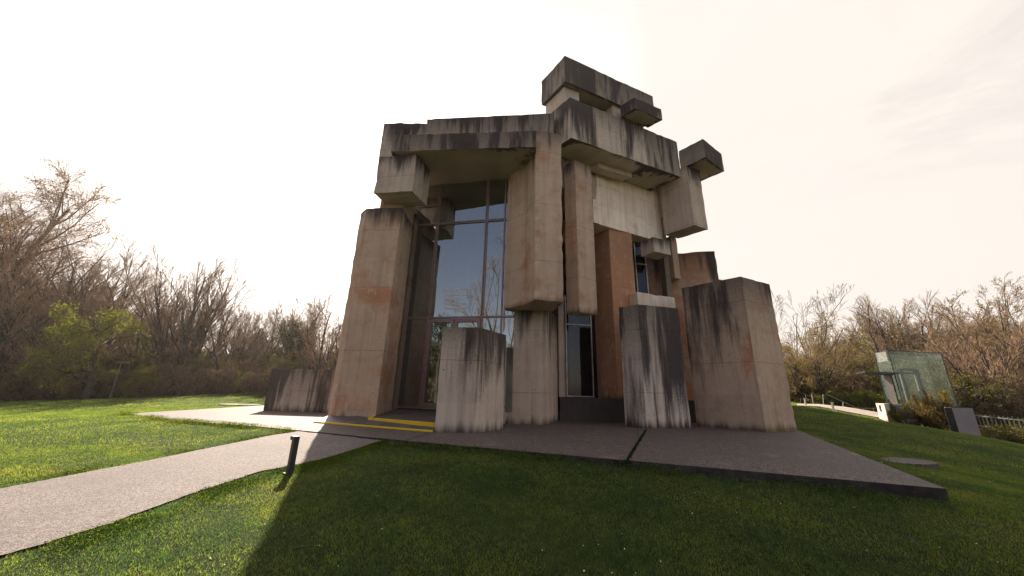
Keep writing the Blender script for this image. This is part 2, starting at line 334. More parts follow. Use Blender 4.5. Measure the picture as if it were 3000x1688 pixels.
M_steel = plain('galvanised_steel', (0.34, 0.32, 0.30), 0.45, 0.6, 0.2)
M_egl = glass_material('green_lift_glass', (0.80, 0.88, 0.85), (0.70, 0.86, 0.82), 0.02, 1.6)
M_eframe = plain('lift_dark_steel', (0.025, 0.03, 0.034), 0.4, 0.4)
M_grey = plain('pale_grey_panel', (0.30, 0.265, 0.27), 0.7, 0.0, 0.08, 1.5)
M_wood = plain('red_brown_wood', (0.20, 0.045, 0.035), 0.8)
M_fwood = plain('grey_fence_wood', (0.17, 0.145, 0.12), 0.85, 0.0, 0.3)
M_paper = plain('notice_paper', (0.45, 0.42, 0.36), 0.8)

def plate_material():
    m, t, b, o = material('chequer_plate'); tcn = N(t, 'ShaderNodeTexCoord'); v = tcn.outputs['Object']
    ch = N(t, 'ShaderNodeTexVoronoi'); ch.inputs['Scale'].default_value = 26; t.links.new(v, ch.inputs['Vector'])
    c = mix(t, smooth(t, noise(t, v, 2.5, 5), 0.35, 0.7), (0.075, 0.072, 0.082), (0.145, 0.130, 0.130))
    c = mix(t, smooth(t, ch.outputs['Distance'], 0.15, 0.4, 0.6, 0.0), c, (0.22, 0.20, 0.20))
    setc(t, b, 'Base Color', c); setc(t, b, 'Roughness', 0.5); setc(t, b, 'Metallic', 0.3); bump(t, b, ch.outputs['Distance'], 0.6, 0.01); return m
M_plate = plate_material()
def worn_yellow():
    m, t, b, o = material('worn_yellow_paint'); tcn = N(t, 'ShaderNodeTexCoord'); v = tcn.outputs['Object']
    f = smooth(t, noise(t, v, 7, 6, 0.75), 0.60, 0.68)
    setc(t, b, 'Base Color', mix(t, f, (0.74, 0.50, 0.015), (0.13, 0.11, 0.09))); setc(t, b, 'Roughness', 0.65); return m
M_wyel = worn_yellow()

# ---------------------------------------------------------------- concrete blocks
def concrete_block(name, foot, z0, z1, parent, stain=1.0, rust=0.2, footd=0.0, light=1.0, rough=0.016, label=None, chip=1.0):
    """prism with a gently irregular cast surface; UV 'top' = metres along and below the top, 'foot' = metres above the bottom"""
    foot = ccw(foot); n = len(foot); cols = []; per = 0.0
    for i in range(n):
        a = np.array(foot[i]); b_ = np.array(foot[(i + 1) % n]); L = np.linalg.norm(b_ - a); k = max(1, int(round(L / 0.22)))
        for j in range(k): cols.append((a + (b_ - a) * j / k, per + L * j / k, j == 0))
        per += L
    H = z1 - z0; nz = max(1, int(round(H / 0.3))); cen = np.mean(np.array(foot), axis=0)
    vs, uvt = [], []; nc = len(cols)
    zs = [z0 + H * k / nz for k in range(nz + 1)]
    for k, z in enumerate(zs):
        for (p, uu, corner) in cols:
            d = cen - p; d = d / (np.linalg.norm(d) + 1e-6); a = 0.004
            inn = abs(rnd.gauss(0, 1)) * a
            edge = corner or k in (0, nz)
            if edge: inn = abs(rnd.gauss(0, 1)) * rough * chip
            dz = (-abs(rnd.gauss(0, 1)) * rough if k == nz else (abs(rnd.gauss(0, 1)) * rough if k == 0 else 0))
            vs.append((p[0] + d[0] * inn, p[1] + d[1] * inn, z + dz))
    fs, uv1, uv2, mi = [], [], [], []
    for k in range(nz):
        for i in range(nc):
            i2 = (i + 1) % nc; u0 = cols[i][1]; u1 = cols[i2][1] if i2 else per
            fs.append((k * nc + i, k * nc + i2, (k + 1) * nc + i2, (k + 1) * nc + i)); mi.append(0)
            for (uu, z) in ((u0, zs[k]), (u1, zs[k]), (u1, zs[k + 1]), (u0, zs[k + 1])):
                uv1.append((uu, z1 - z)); uv2.append((uu, z - (0.0 if z0 < 0 else z0)))
    fa = np.array(foot); mn, mxx = fa.min(0), fa.max(0)
    if n == 4:
        o0 = fa[0]; e1 = fa[1] - fa[0]; e2 = fa[3] - fa[0]; Mi = np.linalg.inv(np.array([e1, e2]).T)
        nrm = lambda p: tuple(Mi @ (np.array(p) - o0))
    else: nrm = lambda p: tuple((np.array(p) - mn) / (mxx - mn))
    fs.append(tuple(reversed(range(nc)))); mi.append(1)
    for i in reversed(range(nc)): uv1.append(nrm(cols[i][0])); uv2.append((cols[i][0][0], 5.0))
    fs.append(tuple(nz * nc + i for i in range(nc))); mi.append(0)
    for i in range(nc): uv1.append((cols[i][0][0], 0.05 + 0 * cols[i][0][1])); uv2.append((cols[i][0][0], 5.0))
    me = bpy.data.meshes.new(name); me.from_pydata(vs, [], fs)
    la = me.uv_layers.new(name='top'); la.data.foreach_set('uv', np.array(uv1, np.float32).ravel())
    lb = me.uv_layers.new(name='foot'); lb.data.foreach_set('uv', np.array(uv2, np.float32).ravel())
    me.polygons.foreach_set('material_index', mi)
    o = link(name, me, [M_conc, M_soff], parent)
    o.color = (stain / 10.0, rust, footd, light)
    if label: o['label'] = label
    return o
def quad(near, left, right):
    n, l, r = (np.array(q[:2], float) for q in (near, left, right)); return [n, r, l + r - n, l]

church = empty('concrete_church', (3, 15, 0), 'tall brutalist church of stacked weathered concrete blocks with a high glazed entrance', 'church')

# --- tower
p = D(1654.5, 162.6, 13.0); ZS1 = p[2]; fS1 = quad(p, P(1586, 237.6, p[2]), P(1912.5, 282, p[2]))
concrete_block('roof_slab', fS1, 15.06, ZS1, church, 3.2, 0.05, 0, 0.72, label='dark stained slab at the very top of the tower')
def inset(foot, a, b, c, d_):
    n, r, o_, l = [np.array(q, float) for q in foot]; f = lambda s, t_: n + (r - n) * s + (l - n) * t_
    return [f(a, c), f(b, c), f(b, d_), f(a, d_)]
concrete_block('neck_block', inset(fS1, 0.03, 0.18, 0.16, 0.93), 14.1, 15.058, church, 0.0, 0.1, 0, 1.05)
concrete_block('neck_block', inset(fS1, 0.10, 0.95, 0.38, 0.95), 14.09, 15.052, church, 0.2, 0.8, 0, 1.0)
concrete_block('neck_block', inset(fS1, 0.52, 0.62, 0.10, 0.9), 14.1, 15.056, church, 0.0, 0.3, 0, 1.0)
p = D(1669, 284, 13.0); ZS2 = p[2]; lp = P(1614, 331, ZS2); rp = P(1983, 414, ZS2); lp = p + (lp - p) * 2.4
fS2 = quad(p, lp, rp)
S2n, S2r, S2o, S2l = [np.array(q) for q in fS2]; cut = 0.665
a1, a2 = S2n + (S2r - S2n) * cut, S2l + (S2o - S2l) * cut
concrete_block('tower_block', [S2n, a1, a2, S2l], 11.93, ZS2, church, 2.0, 0.08, 0, 1.14, label='pale tower block with dark vertical streaks')
concrete_block('tower_block', [a1 + (S2r - S2n) * 0.001, S2r, S2o, a2 + (S2r - S2n) * 0.001], 11.94, ZS2 - 0.03, church, 4.5, 0.05, 0, 0.85, label='heavily blackened end of the tower block')
p = P(1860.5, 317, ZS2 + 0.0); q = pr((p[0], p[1], ZS2 + 0.7)); zt = Zat(284, p)
concrete_block('roof_box', quad(p, P(1816, 311, zt), P(1938, 320, zt)), ZS2 + 0.004, zt, church, 2.4, 0.1, 0, 0.85)
p = D(2059, 406, 15.0); fS4 = quad(p, P(1987, 443, p[2]), P(2114, 451, p[2]))
concrete_block('roof_box', fS4, Zat(460, p), p[2], church, 2.6, 0.08, 0, 0.8, label='dark cantilevered box at the right of the tower')
zS4 = Zat(460, p)
p = D(2035, 660, 15.7); zb = p[2]; fB18 = quad(p, P(1947, 689, zb), P(2075, 673, zb))
concrete_block('hanging_block', fB18, zb, zS4 - 0.004, church, 0.5, 0.22, 0, 0.98)
p = D(1956, 542, 16.9); concrete_block('hanging_block', quad(p, P(1918, 557, p[2]), p + np.array([.4, .2, 0])), Zat(562, p), p[2], church, 0, 0.3, 0, 0.9)
concrete_block('tower_filler', [(8.3, 16.5), (9.55, 17.0), (9.2, 19.0), (7.6, 18.5)], 10.4, 13.3, church, 0.6, .2, 0, .9)
# white wall under the tower
p = D(1733, 504, 15.3); r = P(1936, 578, p[2]); w12 = [p[:2], r[:2], r[:2] + np.array([-1.2, 2.6]), p[:2] + np.array([-1.2, 2.6])]
concrete_block('wall_panel', w12, 9.0, 12.2, church, 0.15, 0.02, 0, 1.75, label='pale light grey wall with scattered tie holes')
concrete_block('tower_filler', [(4.6, 17.3), (8.2, 18.6), (7.2, 21.0), (3.4, 19.6)], 9.0, 13.9, church, 0, .2, 0, .9)  # unseen filler added to keep sun off the small hanging block
p = D(1751, 465, 14.7); concrete_block('ledge_block', quad(p, P(1723, 479, p[2]), P(1851, 496, p[2])), 11.67, 12.16, church, 0, 0.2, 0, 1.15)
# hanging and standing piers below
p = D(1684, 468, 13.9); concrete_block('hanging_pier', quad(p, P(1652, 484, p[2]), P(1732, 488, p[2])), 4.27, p[2], church, 0.7, 0.42, 0.25, 1.0)
p = D(1782, 649, 15.9); fB5 = quad(p, P(1740, 668, p[2]), P(1848, 664, p[2]))
concrete_block('tall_pier', fB5, 0.9, p[2], church, 0.1, 0.98, 0.3, 1.0, label='tall pier with orange brown patina')
p = D(1913, 694, 15.8); concrete_block('small_block', quad(p, P(1875, 711, p[2]), P(1962, 705, p[2])), 7.8, p[2], church, 0.3, 0.12, 0, 1.1)
p = D(1966, 703, 17.3); concrete_block('small_block', quad(p, p + np.array([-.4, 1.2, 0]), p + np.array([.42, .25, 0])), 7.0, 9.4, church, 0.2, 0.4, 0, 0.8)
p = D(1885, 749, 18.5); r = P(2094, 734, p[2]); w9 = [p[:2], r[:2], r[:2] + np.array([.35, 1.5]), p[:2] + np.array([.9, 3.2])]
concrete_block('rear_wall', w9, -0.3, p[2], church, 1.6, 0.62, 0, 0.95, label='wide brown wall with a blackened right edge')
p = D(1866, 855, 15.8); r = P(1977, 872, p[2]); w8 = [p[:2], r[:2], r[:2] + np.array([-.3, .7]), p[:2] + np.array([-.3, .7])]
concrete_block('parapet', w8, 0.3, p[2], church, 0.0, 0.0, 0, 1.5, label='short pale parapet behind the streaked pier')
# ground piers
p = P(1892, 1255, 0); zt = Zat(891, p); concrete_block('standing_pier', quad(P(1867, 891, zt), P(1811, 901, zt), P(1987, 903, zt)), -0.5, zt, church, 4.0, 0.05, 0.45, 1.1, label='squat pier with heavy black and pale vertical streaks')
p = P(2244, 1266, 0); zt = Zat(809, p); fB7 = quad(P(2170, 809, zt), P(1995, 844, zt), P(2255, 832, zt))
concrete_block('corner_pier', fB7, -0.5, zt, church, 2.6, 0.45, 0.32, 0.98, rough=0.02, label='massive corner pier dark along its top')
p = P(1388, 1269, 0); zt = Zat(958.5, p); nr = P(1407, 959, zt); fB1 = [P(1297, 957, zt)[:2], nr[:2], P(1483, 981, zt)[:2], nr[:2] + np.array([-0.9, 3.0])]
concrete_block('standing_pier', fB1, -0.5, zt, church, 1.3, 0.14, 0.26, 1.06, rough=0.015, label='low pier standing in front of the entrance')
p = P(1602, 1245, 0); zt = 4.44; a = P(1468, 895, zt)[:2]; b_ = P(1601, 895, zt)[:2]; b_ = np.array([b_[0], p[1]]); a = np.array([-0.32, 13.75])
b2 = P(1637, 1235, 0)[:2]
concrete_block('standing_pier', [a, b_, b2 + np.array([0, 0.2]), b2 + np.array([-.3, 3.0]), a + np.array([.1, 2.6])], -0.5, zt, church, 1.0, 0.30, 0.3, 1.0)
# recess wall, window ledge
l0 = P(1640, 1233, 0)[:2]; l1 = P(1829, 1241, 0)[:2] + np.array([0, .55]); l2 = np.array([8.9, 16.9])
concrete_block('window_ledge', [l0, l1, l2, l2 + np.array([.2, 2.4]), l0 + np.array([.2, 2.6])], -0.4, 0.97, church, 9.0, 0.0, 0.0, 0.32, label='black stained ledge under the side window')
concrete_block('recess_wall', [l0 + np.array([0, .05]), l0 + np.array([.42, .28]), l0 + np.array([.5, 3.2]), l0 + np.array([-.6, 3.2])], 0.96, 5.6, church, 0.6, 0.2, 0, 0.95)
# portal column with splayed reveal
zc0 = 4.238; cA = D(1578, 381, 12.0); cB = P(1650, 393, cA[2]); ztc = cA[2]
cA0 = P(1556, 879, zc0)[:2]; cB0 = P(1645, 885, zc0)[:2]; cD0 = P(1533, 895, zc0)[:2]; cE0 = P(1470, 896, zc0)[:2]
concrete_block('portal_column', [cA0 + (cA[:2] - cA0) * .5, cB0 + (cB[:2] - cB0) * .5, cB0 + np.array([-.10, 1.6]), cE0 + np.array([.6, .9]), cE0 + np.array([0.05, .6]), cD0], zc0, ztc, church, 1.3, 0.42, 0.12, 1.06, rough=0.018, chip=1.4)
concrete_block('inner_wall', [cB0 + np.array([-.2, 1.5]), cB0 + np.array([-.15, 2.4]), cE0 + np.array([.5, 2.4]), cE0 + np.array([.3, .9])], 4.43, 11.3, church, 0, .3, 0, .9)
# lintel, fascias and soffit of the portal
zl0 = 10.28
lr = np.array([0.80, 11.62]); ll = np.array([-5.02, 12.10]); 
gA = np.array([-0.13, 13.73]); gB = np.array([-4.75, 14.70]); gdir = (gB - gA) / np.linalg.norm(gB - gA)
concrete_block('lintel', [ll, lr, np.array([0.9, 13.5]), gA + np.array([-.02, .7]), gB + np.array([-.2, .6]), np.array([-5.2, 13.4])], zl0, 11.07, church, 2.2, 0.15, 0, 0.74, rough=0.022, label='dark stained lintel band over the glass entrance')
fa = D(1251, 348.5, 14.0); fz = fa[2]; fb = P(1624, 331, fz); fc = P(1177, 348, fz); 
concrete_block('fascia', [fa[:2], fb[:2], fb[:2] + np.array([0, 2.5]), fa[:2] + np.array([0, 2.5])], 11.06, fz, church, 2.2, 0.15, 0, 0.80, rough=0.015)
concrete_block('fascia', [fc[:2] + np.array([0, .25]), fa[:2] + np.array([.0, .25]), fa[:2] + np.array([.0, 2.4]), fc[:2] + np.array([0, 2.4])], 11.05, fz - 0.02, church, 1.6, 0.1, 0, 0.9)
fd = P(1125, 361, 13.3); fe = P(1180, 358, 13.3)
concrete_block('fascia', [fd[:2], fe[:2], fe[:2] + np.array([.1, 2.2]), fd[:2] + np.array([.1, 2.2])], 11.0, 13.3, church, 1.2, 0.1, 0, 0.9)
p = D(1208, 560, 12.2); fb22 = quad(p, P(1093.6, 567, p[2]), P(1251, 605, p[2]))
concrete_block('cantilever_box', fb22, p[2], zl0 - 0.004, church, 0.6, 0.15, 0, 1.0)
# left entrance pillar
concrete_block('entrance_pillar', [np.array([-5.95, 12.75]), np.array([-4.465, 12.635]), np.array([-4.47, 14.3]), np.array([-4.62, 15.4]), np.array([-6.0, 15.4]), np.array([-6.38, 13.25])], -0.4, 8.08, church, 0.5, 0.50, 0.3, 1.05, rough=0.02, label='tall brownish pillar left of the glass entrance')
concrete_block('pillar_rib', [np.array([-4.48, 14.30]), np.array([-4.38, 14.24]), np.array([-4.33, 14.75]), np.array([-4.6, 14.75])], 0.1, 8.7, church, 0.2, 0.4, 0, 0.45)
concrete_block('pillar_head', [np.array([-5.6, 13.2]), np.array([-4.62, 13.2]), np.array([-4.42, 14.9]), np.array([-5.6, 15.2])], 8.05, 9.1, church, 0, 0.4, 0, 0.8)
# low striped block left
a = P(770, 1203.5, 0)[:2]; b_ = P(986, 1211, 0)[:2] + np.array([.9, 0])
concrete_block('low_block', [a, b_, b_ + np.array([.3, 2.4]), a + np.array([.3, 2.4])], -0.3, 1.90, church, 3.2, 0.0, 0.35, 1.1, label='low block with black and pale vertical stripes')
# hidden body of the church behind, second block shaped to shade the right lawn
concrete_block('hidden_nave_block', [(-4.2, 19.0), (8.6, 19.6), (9.0, 27), (-4.0, 27)], -0.5, 10.2, church, 1.5, .3, .3, .95)
concrete_block('hidden_nave_block', [(0.0, 22.5), (14.5, 23.2), (20.1, 27.6), (18, 31), (2, 33)], -0.5, 9.0, church, 1.5, .3, .3, .95)
concrete_block('nave_roof', [(-4.6, 14.9), (1.7, 14.1), (8.0, 17.6), (8.2, 20), (-4.2, 20)], 10.3, 12.1, church, .5, .3, 0, .95)
for foot_ in ([(-4.75, 15.0), (-4.5, 15.0), (-4.1, 20), (-4.4, 20)], [(2.75, 16.6), (2.95, 16.6), (3.2, 19.8), (3.0, 19.8)], [(8.0, 17.4), (8.2, 17.3), (8.6, 20), (8.4, 20)]):
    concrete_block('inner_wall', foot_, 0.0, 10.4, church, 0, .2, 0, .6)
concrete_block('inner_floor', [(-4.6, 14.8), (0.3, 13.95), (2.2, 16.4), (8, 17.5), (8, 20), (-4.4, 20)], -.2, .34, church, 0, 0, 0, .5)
concrete_block('wall_panel', [fB5[0] + np.array([1.2, .75]), np.array([6.55, 17.05]), np.array([6.5, 17.6]), fB5[0] + np.array([1.0, 1.3])], 5.0, 5.6, church, .3, .4, 0, .9)
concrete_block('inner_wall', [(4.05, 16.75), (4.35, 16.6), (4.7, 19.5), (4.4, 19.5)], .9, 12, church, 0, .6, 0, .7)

# ---------------------------------------------------------------- glazing of the portal
gn = np.array([gdir[1], -gdir[0]]);  gn = gn if gn[1] < 0 else -gn      # outward normal of the glass wall
def G(x, y, push=0.0):
    d = ray(x, y); n2 = np.array([gn[0], gn[1]]); t_ = (n2 @ gA) / (n2 @ d[:2]); q = CAM + d * t_; return np.array([q[0] + gn[0] * push, q[1] + gn[1] * push, q[2]])
def gp(s, z, push=0.0): return (gA[0] + gdir[0] * s + gn[0] * push, gA[1] + gdir[1] * s + gn[1] * push, z)   # s metres left of the right edge
def gs(x, y): q = G(x, y); return (q[:2] - gA) @ gdir
sill = 0.40; gtop = zl0 - 0.01
sL, sR = gs(1150, 1195), -0.25
s1, s2 = gs(1257, 928), gs(1412, 928); sl_top = gs(1206, 614)
z2 = G(1300, 931)[2]; z1_ = G(1350, 653)[2]; z0_ = G(1245, 607)[2]
win = empty('entrance_window', (0, 0, 0), 'x', 'x'); del win['label']; del win['category']
win.parent = church; win.matrix_parent_inverse = Matrix.Translation(-Vector(church.location))
gl = MB()
gl.add([gp(sL + .05, sill), gp(sR, sill), gp(sR, gtop), gp(sL + .05, gtop)], [(0, 1, 2, 3)]); gl.build('pane', M_glass, win, fix=False)
fr = MB(); gside = (gdir[0], gdir[1], 0)
def gv(s, za, zb_, w=0.055, d=0.07): fr.bar(gp(s, za, .02), gp(s, zb_, .02), w, d, gside)
def gh(sa, sb_, z, w=0.055, d=0.07): fr.bar(gp(sa, z, .021), gp(sb_, z, .021), w, d)
for s_ in (s1, s2): gv(s_ - .035, z2 - .02, gtop, .045); gv(s_ + .035, z2 - .02, gtop, .045)
gv(sL, sill, gtop); gv(0.26, sill, gtop, .06); gh(sL, sR, z1_ - .03, .045); gh(sL, sR, z1_ + .035, .045); gh(sL, sR, z2, .07); gh(sL, s1, z0_, .045); gh(sL, s1, sill + .05, .09)
gv(s1 + .03, sill, z2, .06); gv(s2 - .02, sill, z2, .06)
fr.build('frame', M_frame, win)
# door leaves between the two mullions
def door(sa, sb_, nm):
    m = MB(); w = .13
    for s_ in (sa - w / 2, sb_ + w / 2): m.bar(gp(s_, sill + .03, .045), gp(s_, z2 - .07, .045), w, .06, gside)
    m.bar(gp(sa - w, z2 - .135, .046), gp(sb_ + w, z2 - .135, .046), w, .06); m.bar(gp(sa - w, sill + .13, .046), gp(sb_ + w, sill + .13, .046), .2, .06)
    o = m.build(nm, M_frame, church); 
    h = MB(); h.bar(gp(sb_ + .2, 1.3, .12), gp(sb_ + .2, 1.75, .12), .03); h.bar(gp(sb_ + .2, 1.35, .12), gp(sb_ + .2, 1.35, .05), .025); h.bar(gp(sb_ + .2, 1.7, .12), gp(sb_ + .2, 1.7, .05), .025)
    hh = h.build('handle', M_steel, None); hh.parent = o; 
    return o
sm = (s1 + s2) / 2
door(s1 - .02, sm + .01, 'door'); door(sm - .01, s2 + .03, 'door')
# lettering on the glass
def lettering(body, size, x, y, name='window_lettering'):
    cu = bpy.data.curves.new('t', 'FONT'); cu.body = body; cu.size = size; cu.align_x = 'CENTER'; cu.extrude = 0.002; cu.offset = 0.003
    ob = bpy.data.objects.new('t', cu); COL.objects.link(ob); bpy.context.view_layer.update()
    me = bpy.data.meshes.new_from_object(ob.evaluated_get(bpy.context.evaluated_depsgraph_get())); bpy.data.objects.remove(ob)
    q = G(x, y, 0.012); ex = Vector((-gdir[0], -gdir[1], 0)); ez = Vector((0, 0, 1)); en = Vector((gn[0], gn[1], 0))
    Mx = Matrix((ex, ez, en)).transposed().to_4x4(); me.transform(Matrix.Translation(Vector(q)) @ Mx); return me
bm = bmesh.new()
for s_, sz, x, y in (('Der Berg auf dem', .178, 1337, 853), ('Jesu Botschaft', .178, 1336, 866.5), ('gelebt wird \u2013', .178, 1334, 880), ('Georgenberg', .178, 1333, 894), ('Unsere Vision 2020', .115, 1333, 906)):
    mm = lettering(s_, sz, x, y); bm.from_mesh(mm)
me = bpy.data.meshes.new('lettering'); bm.to_mesh(me); bm.free(); link('lettering', me, M_white, win)
# things seen behind the glass
ins = MB(); ins.box((-3.0, 16.6, .95), .7, .5, 1.2, .2); o = ins.build('pamphlet_stand', plain('brown_wood', (0.16, 0.085, 0.035)), None); tag(o, 'brown wooden pamphlet stand just inside the glass entrance door', 'stand')
for q, sz in (((-2.72, 1.95), .3), ((-2.75, 1.55), .28)):
    pm = MB(); pm.bar(gp(gs(1275, 1090) - (0 if q[1] > 1.6 else .05), q[1], -.03), gp(gs(1275, 1090), q[1] + .01, -.03), .001); 
pm = MB(); sA = gs(1282, 1078); pm.add([gp(sA + .09, 1.45, -.02), gp(sA - .1, 1.45, -.02), gp(sA - .1, 1.75, -.02), gp(sA + .09, 1.75, -.02)], [(0, 1, 2, 3)]); pm.build('notice', M_paper, church, fix=False)
# side window beside the portal
wA = np.array([2.50, 16.15]); wB = np.array([3.78, 16.35]); z0w, z1w = .98, 4.55
def W2(s_, z, push=0.): q = wA + (wB - wA) * s_; return (q[0], q[1] - push, z)
w = MB(); w.add([W2(0, z0w), W2(1, z0w), W2(1, z1w + .8), W2(0, z1w + .8)], [(0, 1, 2, 3)]); wo_ = w.build('side_window', M_glassd, church, fix=False)
w = MB(); sd = (wB[0] - wA[0], wB[1] - wA[1], 0)
for s_ in (.03, .97): w.bar(W2(s_, z0w + .02, .03), W2(s_, z1w + .8, .03), .05, .05, sd)
for z in (z0w + .03, z1w - .35): w.bar(W2(0, z, .031), W2(1, z, .031), .05, .05)
f_ = w.build('frame', M_steel, None); f_.parent = wo_; f_.matrix_parent_inverse = Matrix.Identity(4)
# narrow upper window
p0 = D(1852, 690, 17.4)[:2]; p1 = D(1886, 690, 17.5)[:2]
w = MB(); w.add([(*p0, 5.4), (*p1, 5.4), (*p1, 9.3), (*p0, 9.3)], [(0, 1, 2, 3)]); wo_ = w.build('upper_window', M_glassd, church, fix=False)
w = MB()
for q in (p0 + (p1 - p0) * .08, p1 - (p1 - p0) * .06): w.bar((q[0], q[1] - .04, 5.4), (q[0], q[1] - .04, 9.3), .05, .05, (1, 0, 0))
w.bar((p0[0], p0[1] - .041, 7.75), (p1[0], p1[1] - .041, 7.75), .05, .05)
f_ = w.build('frame', M_steel, None); f_.parent = wo_; f_.matrix_parent_inverse = Matrix.Identity(4)
# steel downpipe in the corner of the two piers
w = MB(); q = P(1478, 1241, 0); w.tube([(q[0] - .03, q[1] - .1, .0), (q[0] - .03, q[1] - .1, 3.0)], [.03, .03], 8); w.build('downpipe', plain('pale_pipe', (.34, .30, .25)), church)
# low skirt of light mortar where the walls meet the slab: left out of the geometry where hidden

# ---------------------------------------------------------------- terrain
TERR = [P(373, 1211.5, 0), P(550, 1233, 0), P(769, 1250, 0), P(1137, 1286, 0), P(2772, 1432, 0), P(2340, 1262, 0), np.array([9.5, 24, 0]), np.array([-14.0, 24, 0]), P(769, 1188, 0)]
TERR = [q[:2] for q in TERR]
CP = [(-13.96, 13.8, -.02), (-10.8, 12.2, -.02), (-6.9, 10.67, -.03), (-2.78, 8.87, -.06), (0.5, 7.45, -.06), (3.5, 6.25, -.12), (5.96, 5.0, -.19), (8.5, 9.7, -.10), (10.9, 14.2, -.03), (9.5, 24, .1), (-14.4, 21.8, -.02),
      (-3.5, 6.46, -.28), (0, 3.2, -.46), (-3.2, 3.2, -.46), (3.2, 3.2, -.5), (-1, 5.5, -.33), (1.5, 5.2, -.34), (7.5, 3, -.55), (-7, 5.5, -.36), (-12, 9, -.2), (-18, 12, -.25), (-30, 18, -.6), (-43, 33, -.68), (-33, 32, -.2), (-21, 31, .45), (-12, 34, .5), (0, 40, .6),
      (0, 0, -.55), (-10, -4, -.6), (10, -6, -.8), (-30, 2, -.7), (0, -30, -.8),  (22, 22, .02), (17, 17, .18), (22.5, 19, -.33), (23, 17, -.61), (14, 10, -.55), (11.9, 9, -.50), (26, 21, -1.0), (30, 22, -1.8), (26, 15, -1.6), (30, 10, -2.6),
      (36, 30, -1.8), (40, 45, -.5), (26, 40, 1.2), (60, 20, -3), (-60, 10, -1), (-70, 50, -1), (0, 80, 1), (60, 80, 2), (-60, 90, 0), (20, -20, -1.5)]
FPL = [tuple(D(x, y, d)) for x, y, d in ((2335, 1187.5, 26.5), (2400, 1190.5, 26), (2480, 1206, 25), (2540, 1217, 24.2), (2580, 1224, 23.6))]
FPU = [tuple(D(x, y, d)) for x, y, d in ((2335, 1183, 29.5), (2400, 1184, 29), (2480, 1192.5, 28), (2540, 1202.5, 27), (2600, 1213, 26))]
CP += [(x, y, z - .05) for x, y, z in FPL + FPU]
CPA = np.array(CP)
def _phi(r): return r * r * np.log(r + 1e-9)
_n = len(CPA); _d = np.linalg.norm(CPA[:, None, :2] - CPA[None, :, :2], axis=2)
_A = np.zeros((_n + 3, _n + 3)); _A[:_n, :_n] = _phi(_d) + np.eye(_n) * 0.08; _A[:_n, _n] = 1; _A[:_n, _n + 1:] = CPA[:, :2]; _A[_n:, :_n] = _A[:_n, _n:].T
_w = np.linalg.solve(_A, np.concatenate([CPA[:, 2], [0, 0, 0]]))
def height(x, y):
    x = np.asarray(x, float); y = np.asarray(y, float); sh = x.shape; x = x.ravel(); y = y.ravel(); z = np.zeros(len(x))
    for i in range(0, len(x), 20000):
        xx, yy = x[i:i + 20000], y[i:i + 20000]; r = np.hypot(xx[:, None] - CPA[:, 0], yy[:, None] - CPA[:, 1])
        z[i:i + 20000] = _phi(r) @ _w[:_n] + _w[_n] + _w[_n + 1] * xx + _w[_n + 2] * yy
    return np.clip(z, -8, 6).reshape(sh)
def hz(x, y): return float(height(np.array([x]), np.array([y]))[0])
def inpoly(x, y, poly, grow=0.0):
    poly = np.array(poly); c = poly.mean(0)
    if grow: poly = poly + (poly - c) / np.linalg.norm(poly - c, axis=1)[:, None] * grow
    ins_ = np.zeros(x.shape, bool); n = len(poly)
    for i in range(n):
        x0, y0 = poly[i]; x1, y1 = poly[(i + 1) % n]
        if y0 == y1: continue
        ins_ ^= ((y0 > y) != (y1 > y)) & (x < (x1 - x0) * (y - y0) / (y1 - y0) + x0)
    return ins_
def onground(x, y):
    """point of the terrain seen at a measured direction"""
    d = ray(x, y); z = -.3
    for _ in range(40):
        q = CAM + d * (z - CZ) / d[2]; z = .5 * z + .5 * hz(q[0], q[1])
    return q
# ground sheet: fine near, coarse far
xs = np.unique(np.concatenate([np.linspace(-420, -80, 8), np.linspace(-80, -30, 18), np.arange(-30, 34, .4), np.linspace(34, 90, 18), np.linspace(90, 420, 8)]))
ys = np.unique(np.concatenate([np.linspace(-420, -40, 8), np.linspace(-40, -2, 12), np.arange(-2, 40, .4), np.linspace(40, 100, 20), np.linspace(100, 460, 8)]))
Xg, Yg = np.meshgrid(xs, ys); far = np.clip((np.hypot(Xg, Yg) - 60) / 60, 0, 1)
Zg = height(np.clip(Xg, -80, 80), np.clip(Yg, -40, 100)) * (1 - far) + (-1.0) * far
ins_t = inpoly(Xg, Yg, TERR, -0.25); Zg = np.where(ins_t, np.minimum(Zg, -0.22), Zg)
co = np.stack([Xg, Yg, Zg], -1).reshape(-1, 3); nx = len(xs); ny = len(ys)
ii = (np.arange(ny - 1)[:, None] * nx + np.arange(nx - 1)[None, :]).ravel(); idx = np.stack([ii, ii + 1, ii + nx + 1, ii + nx], 1).ravel()
gme = arr_mesh('lawn', co, 4, idx); g_o = link('lawn', gme, M_lawn); tag(g_o, kind='structure')
g_o.data.polygons.foreach_set('use_smooth', [True] * len(gme.polygons))

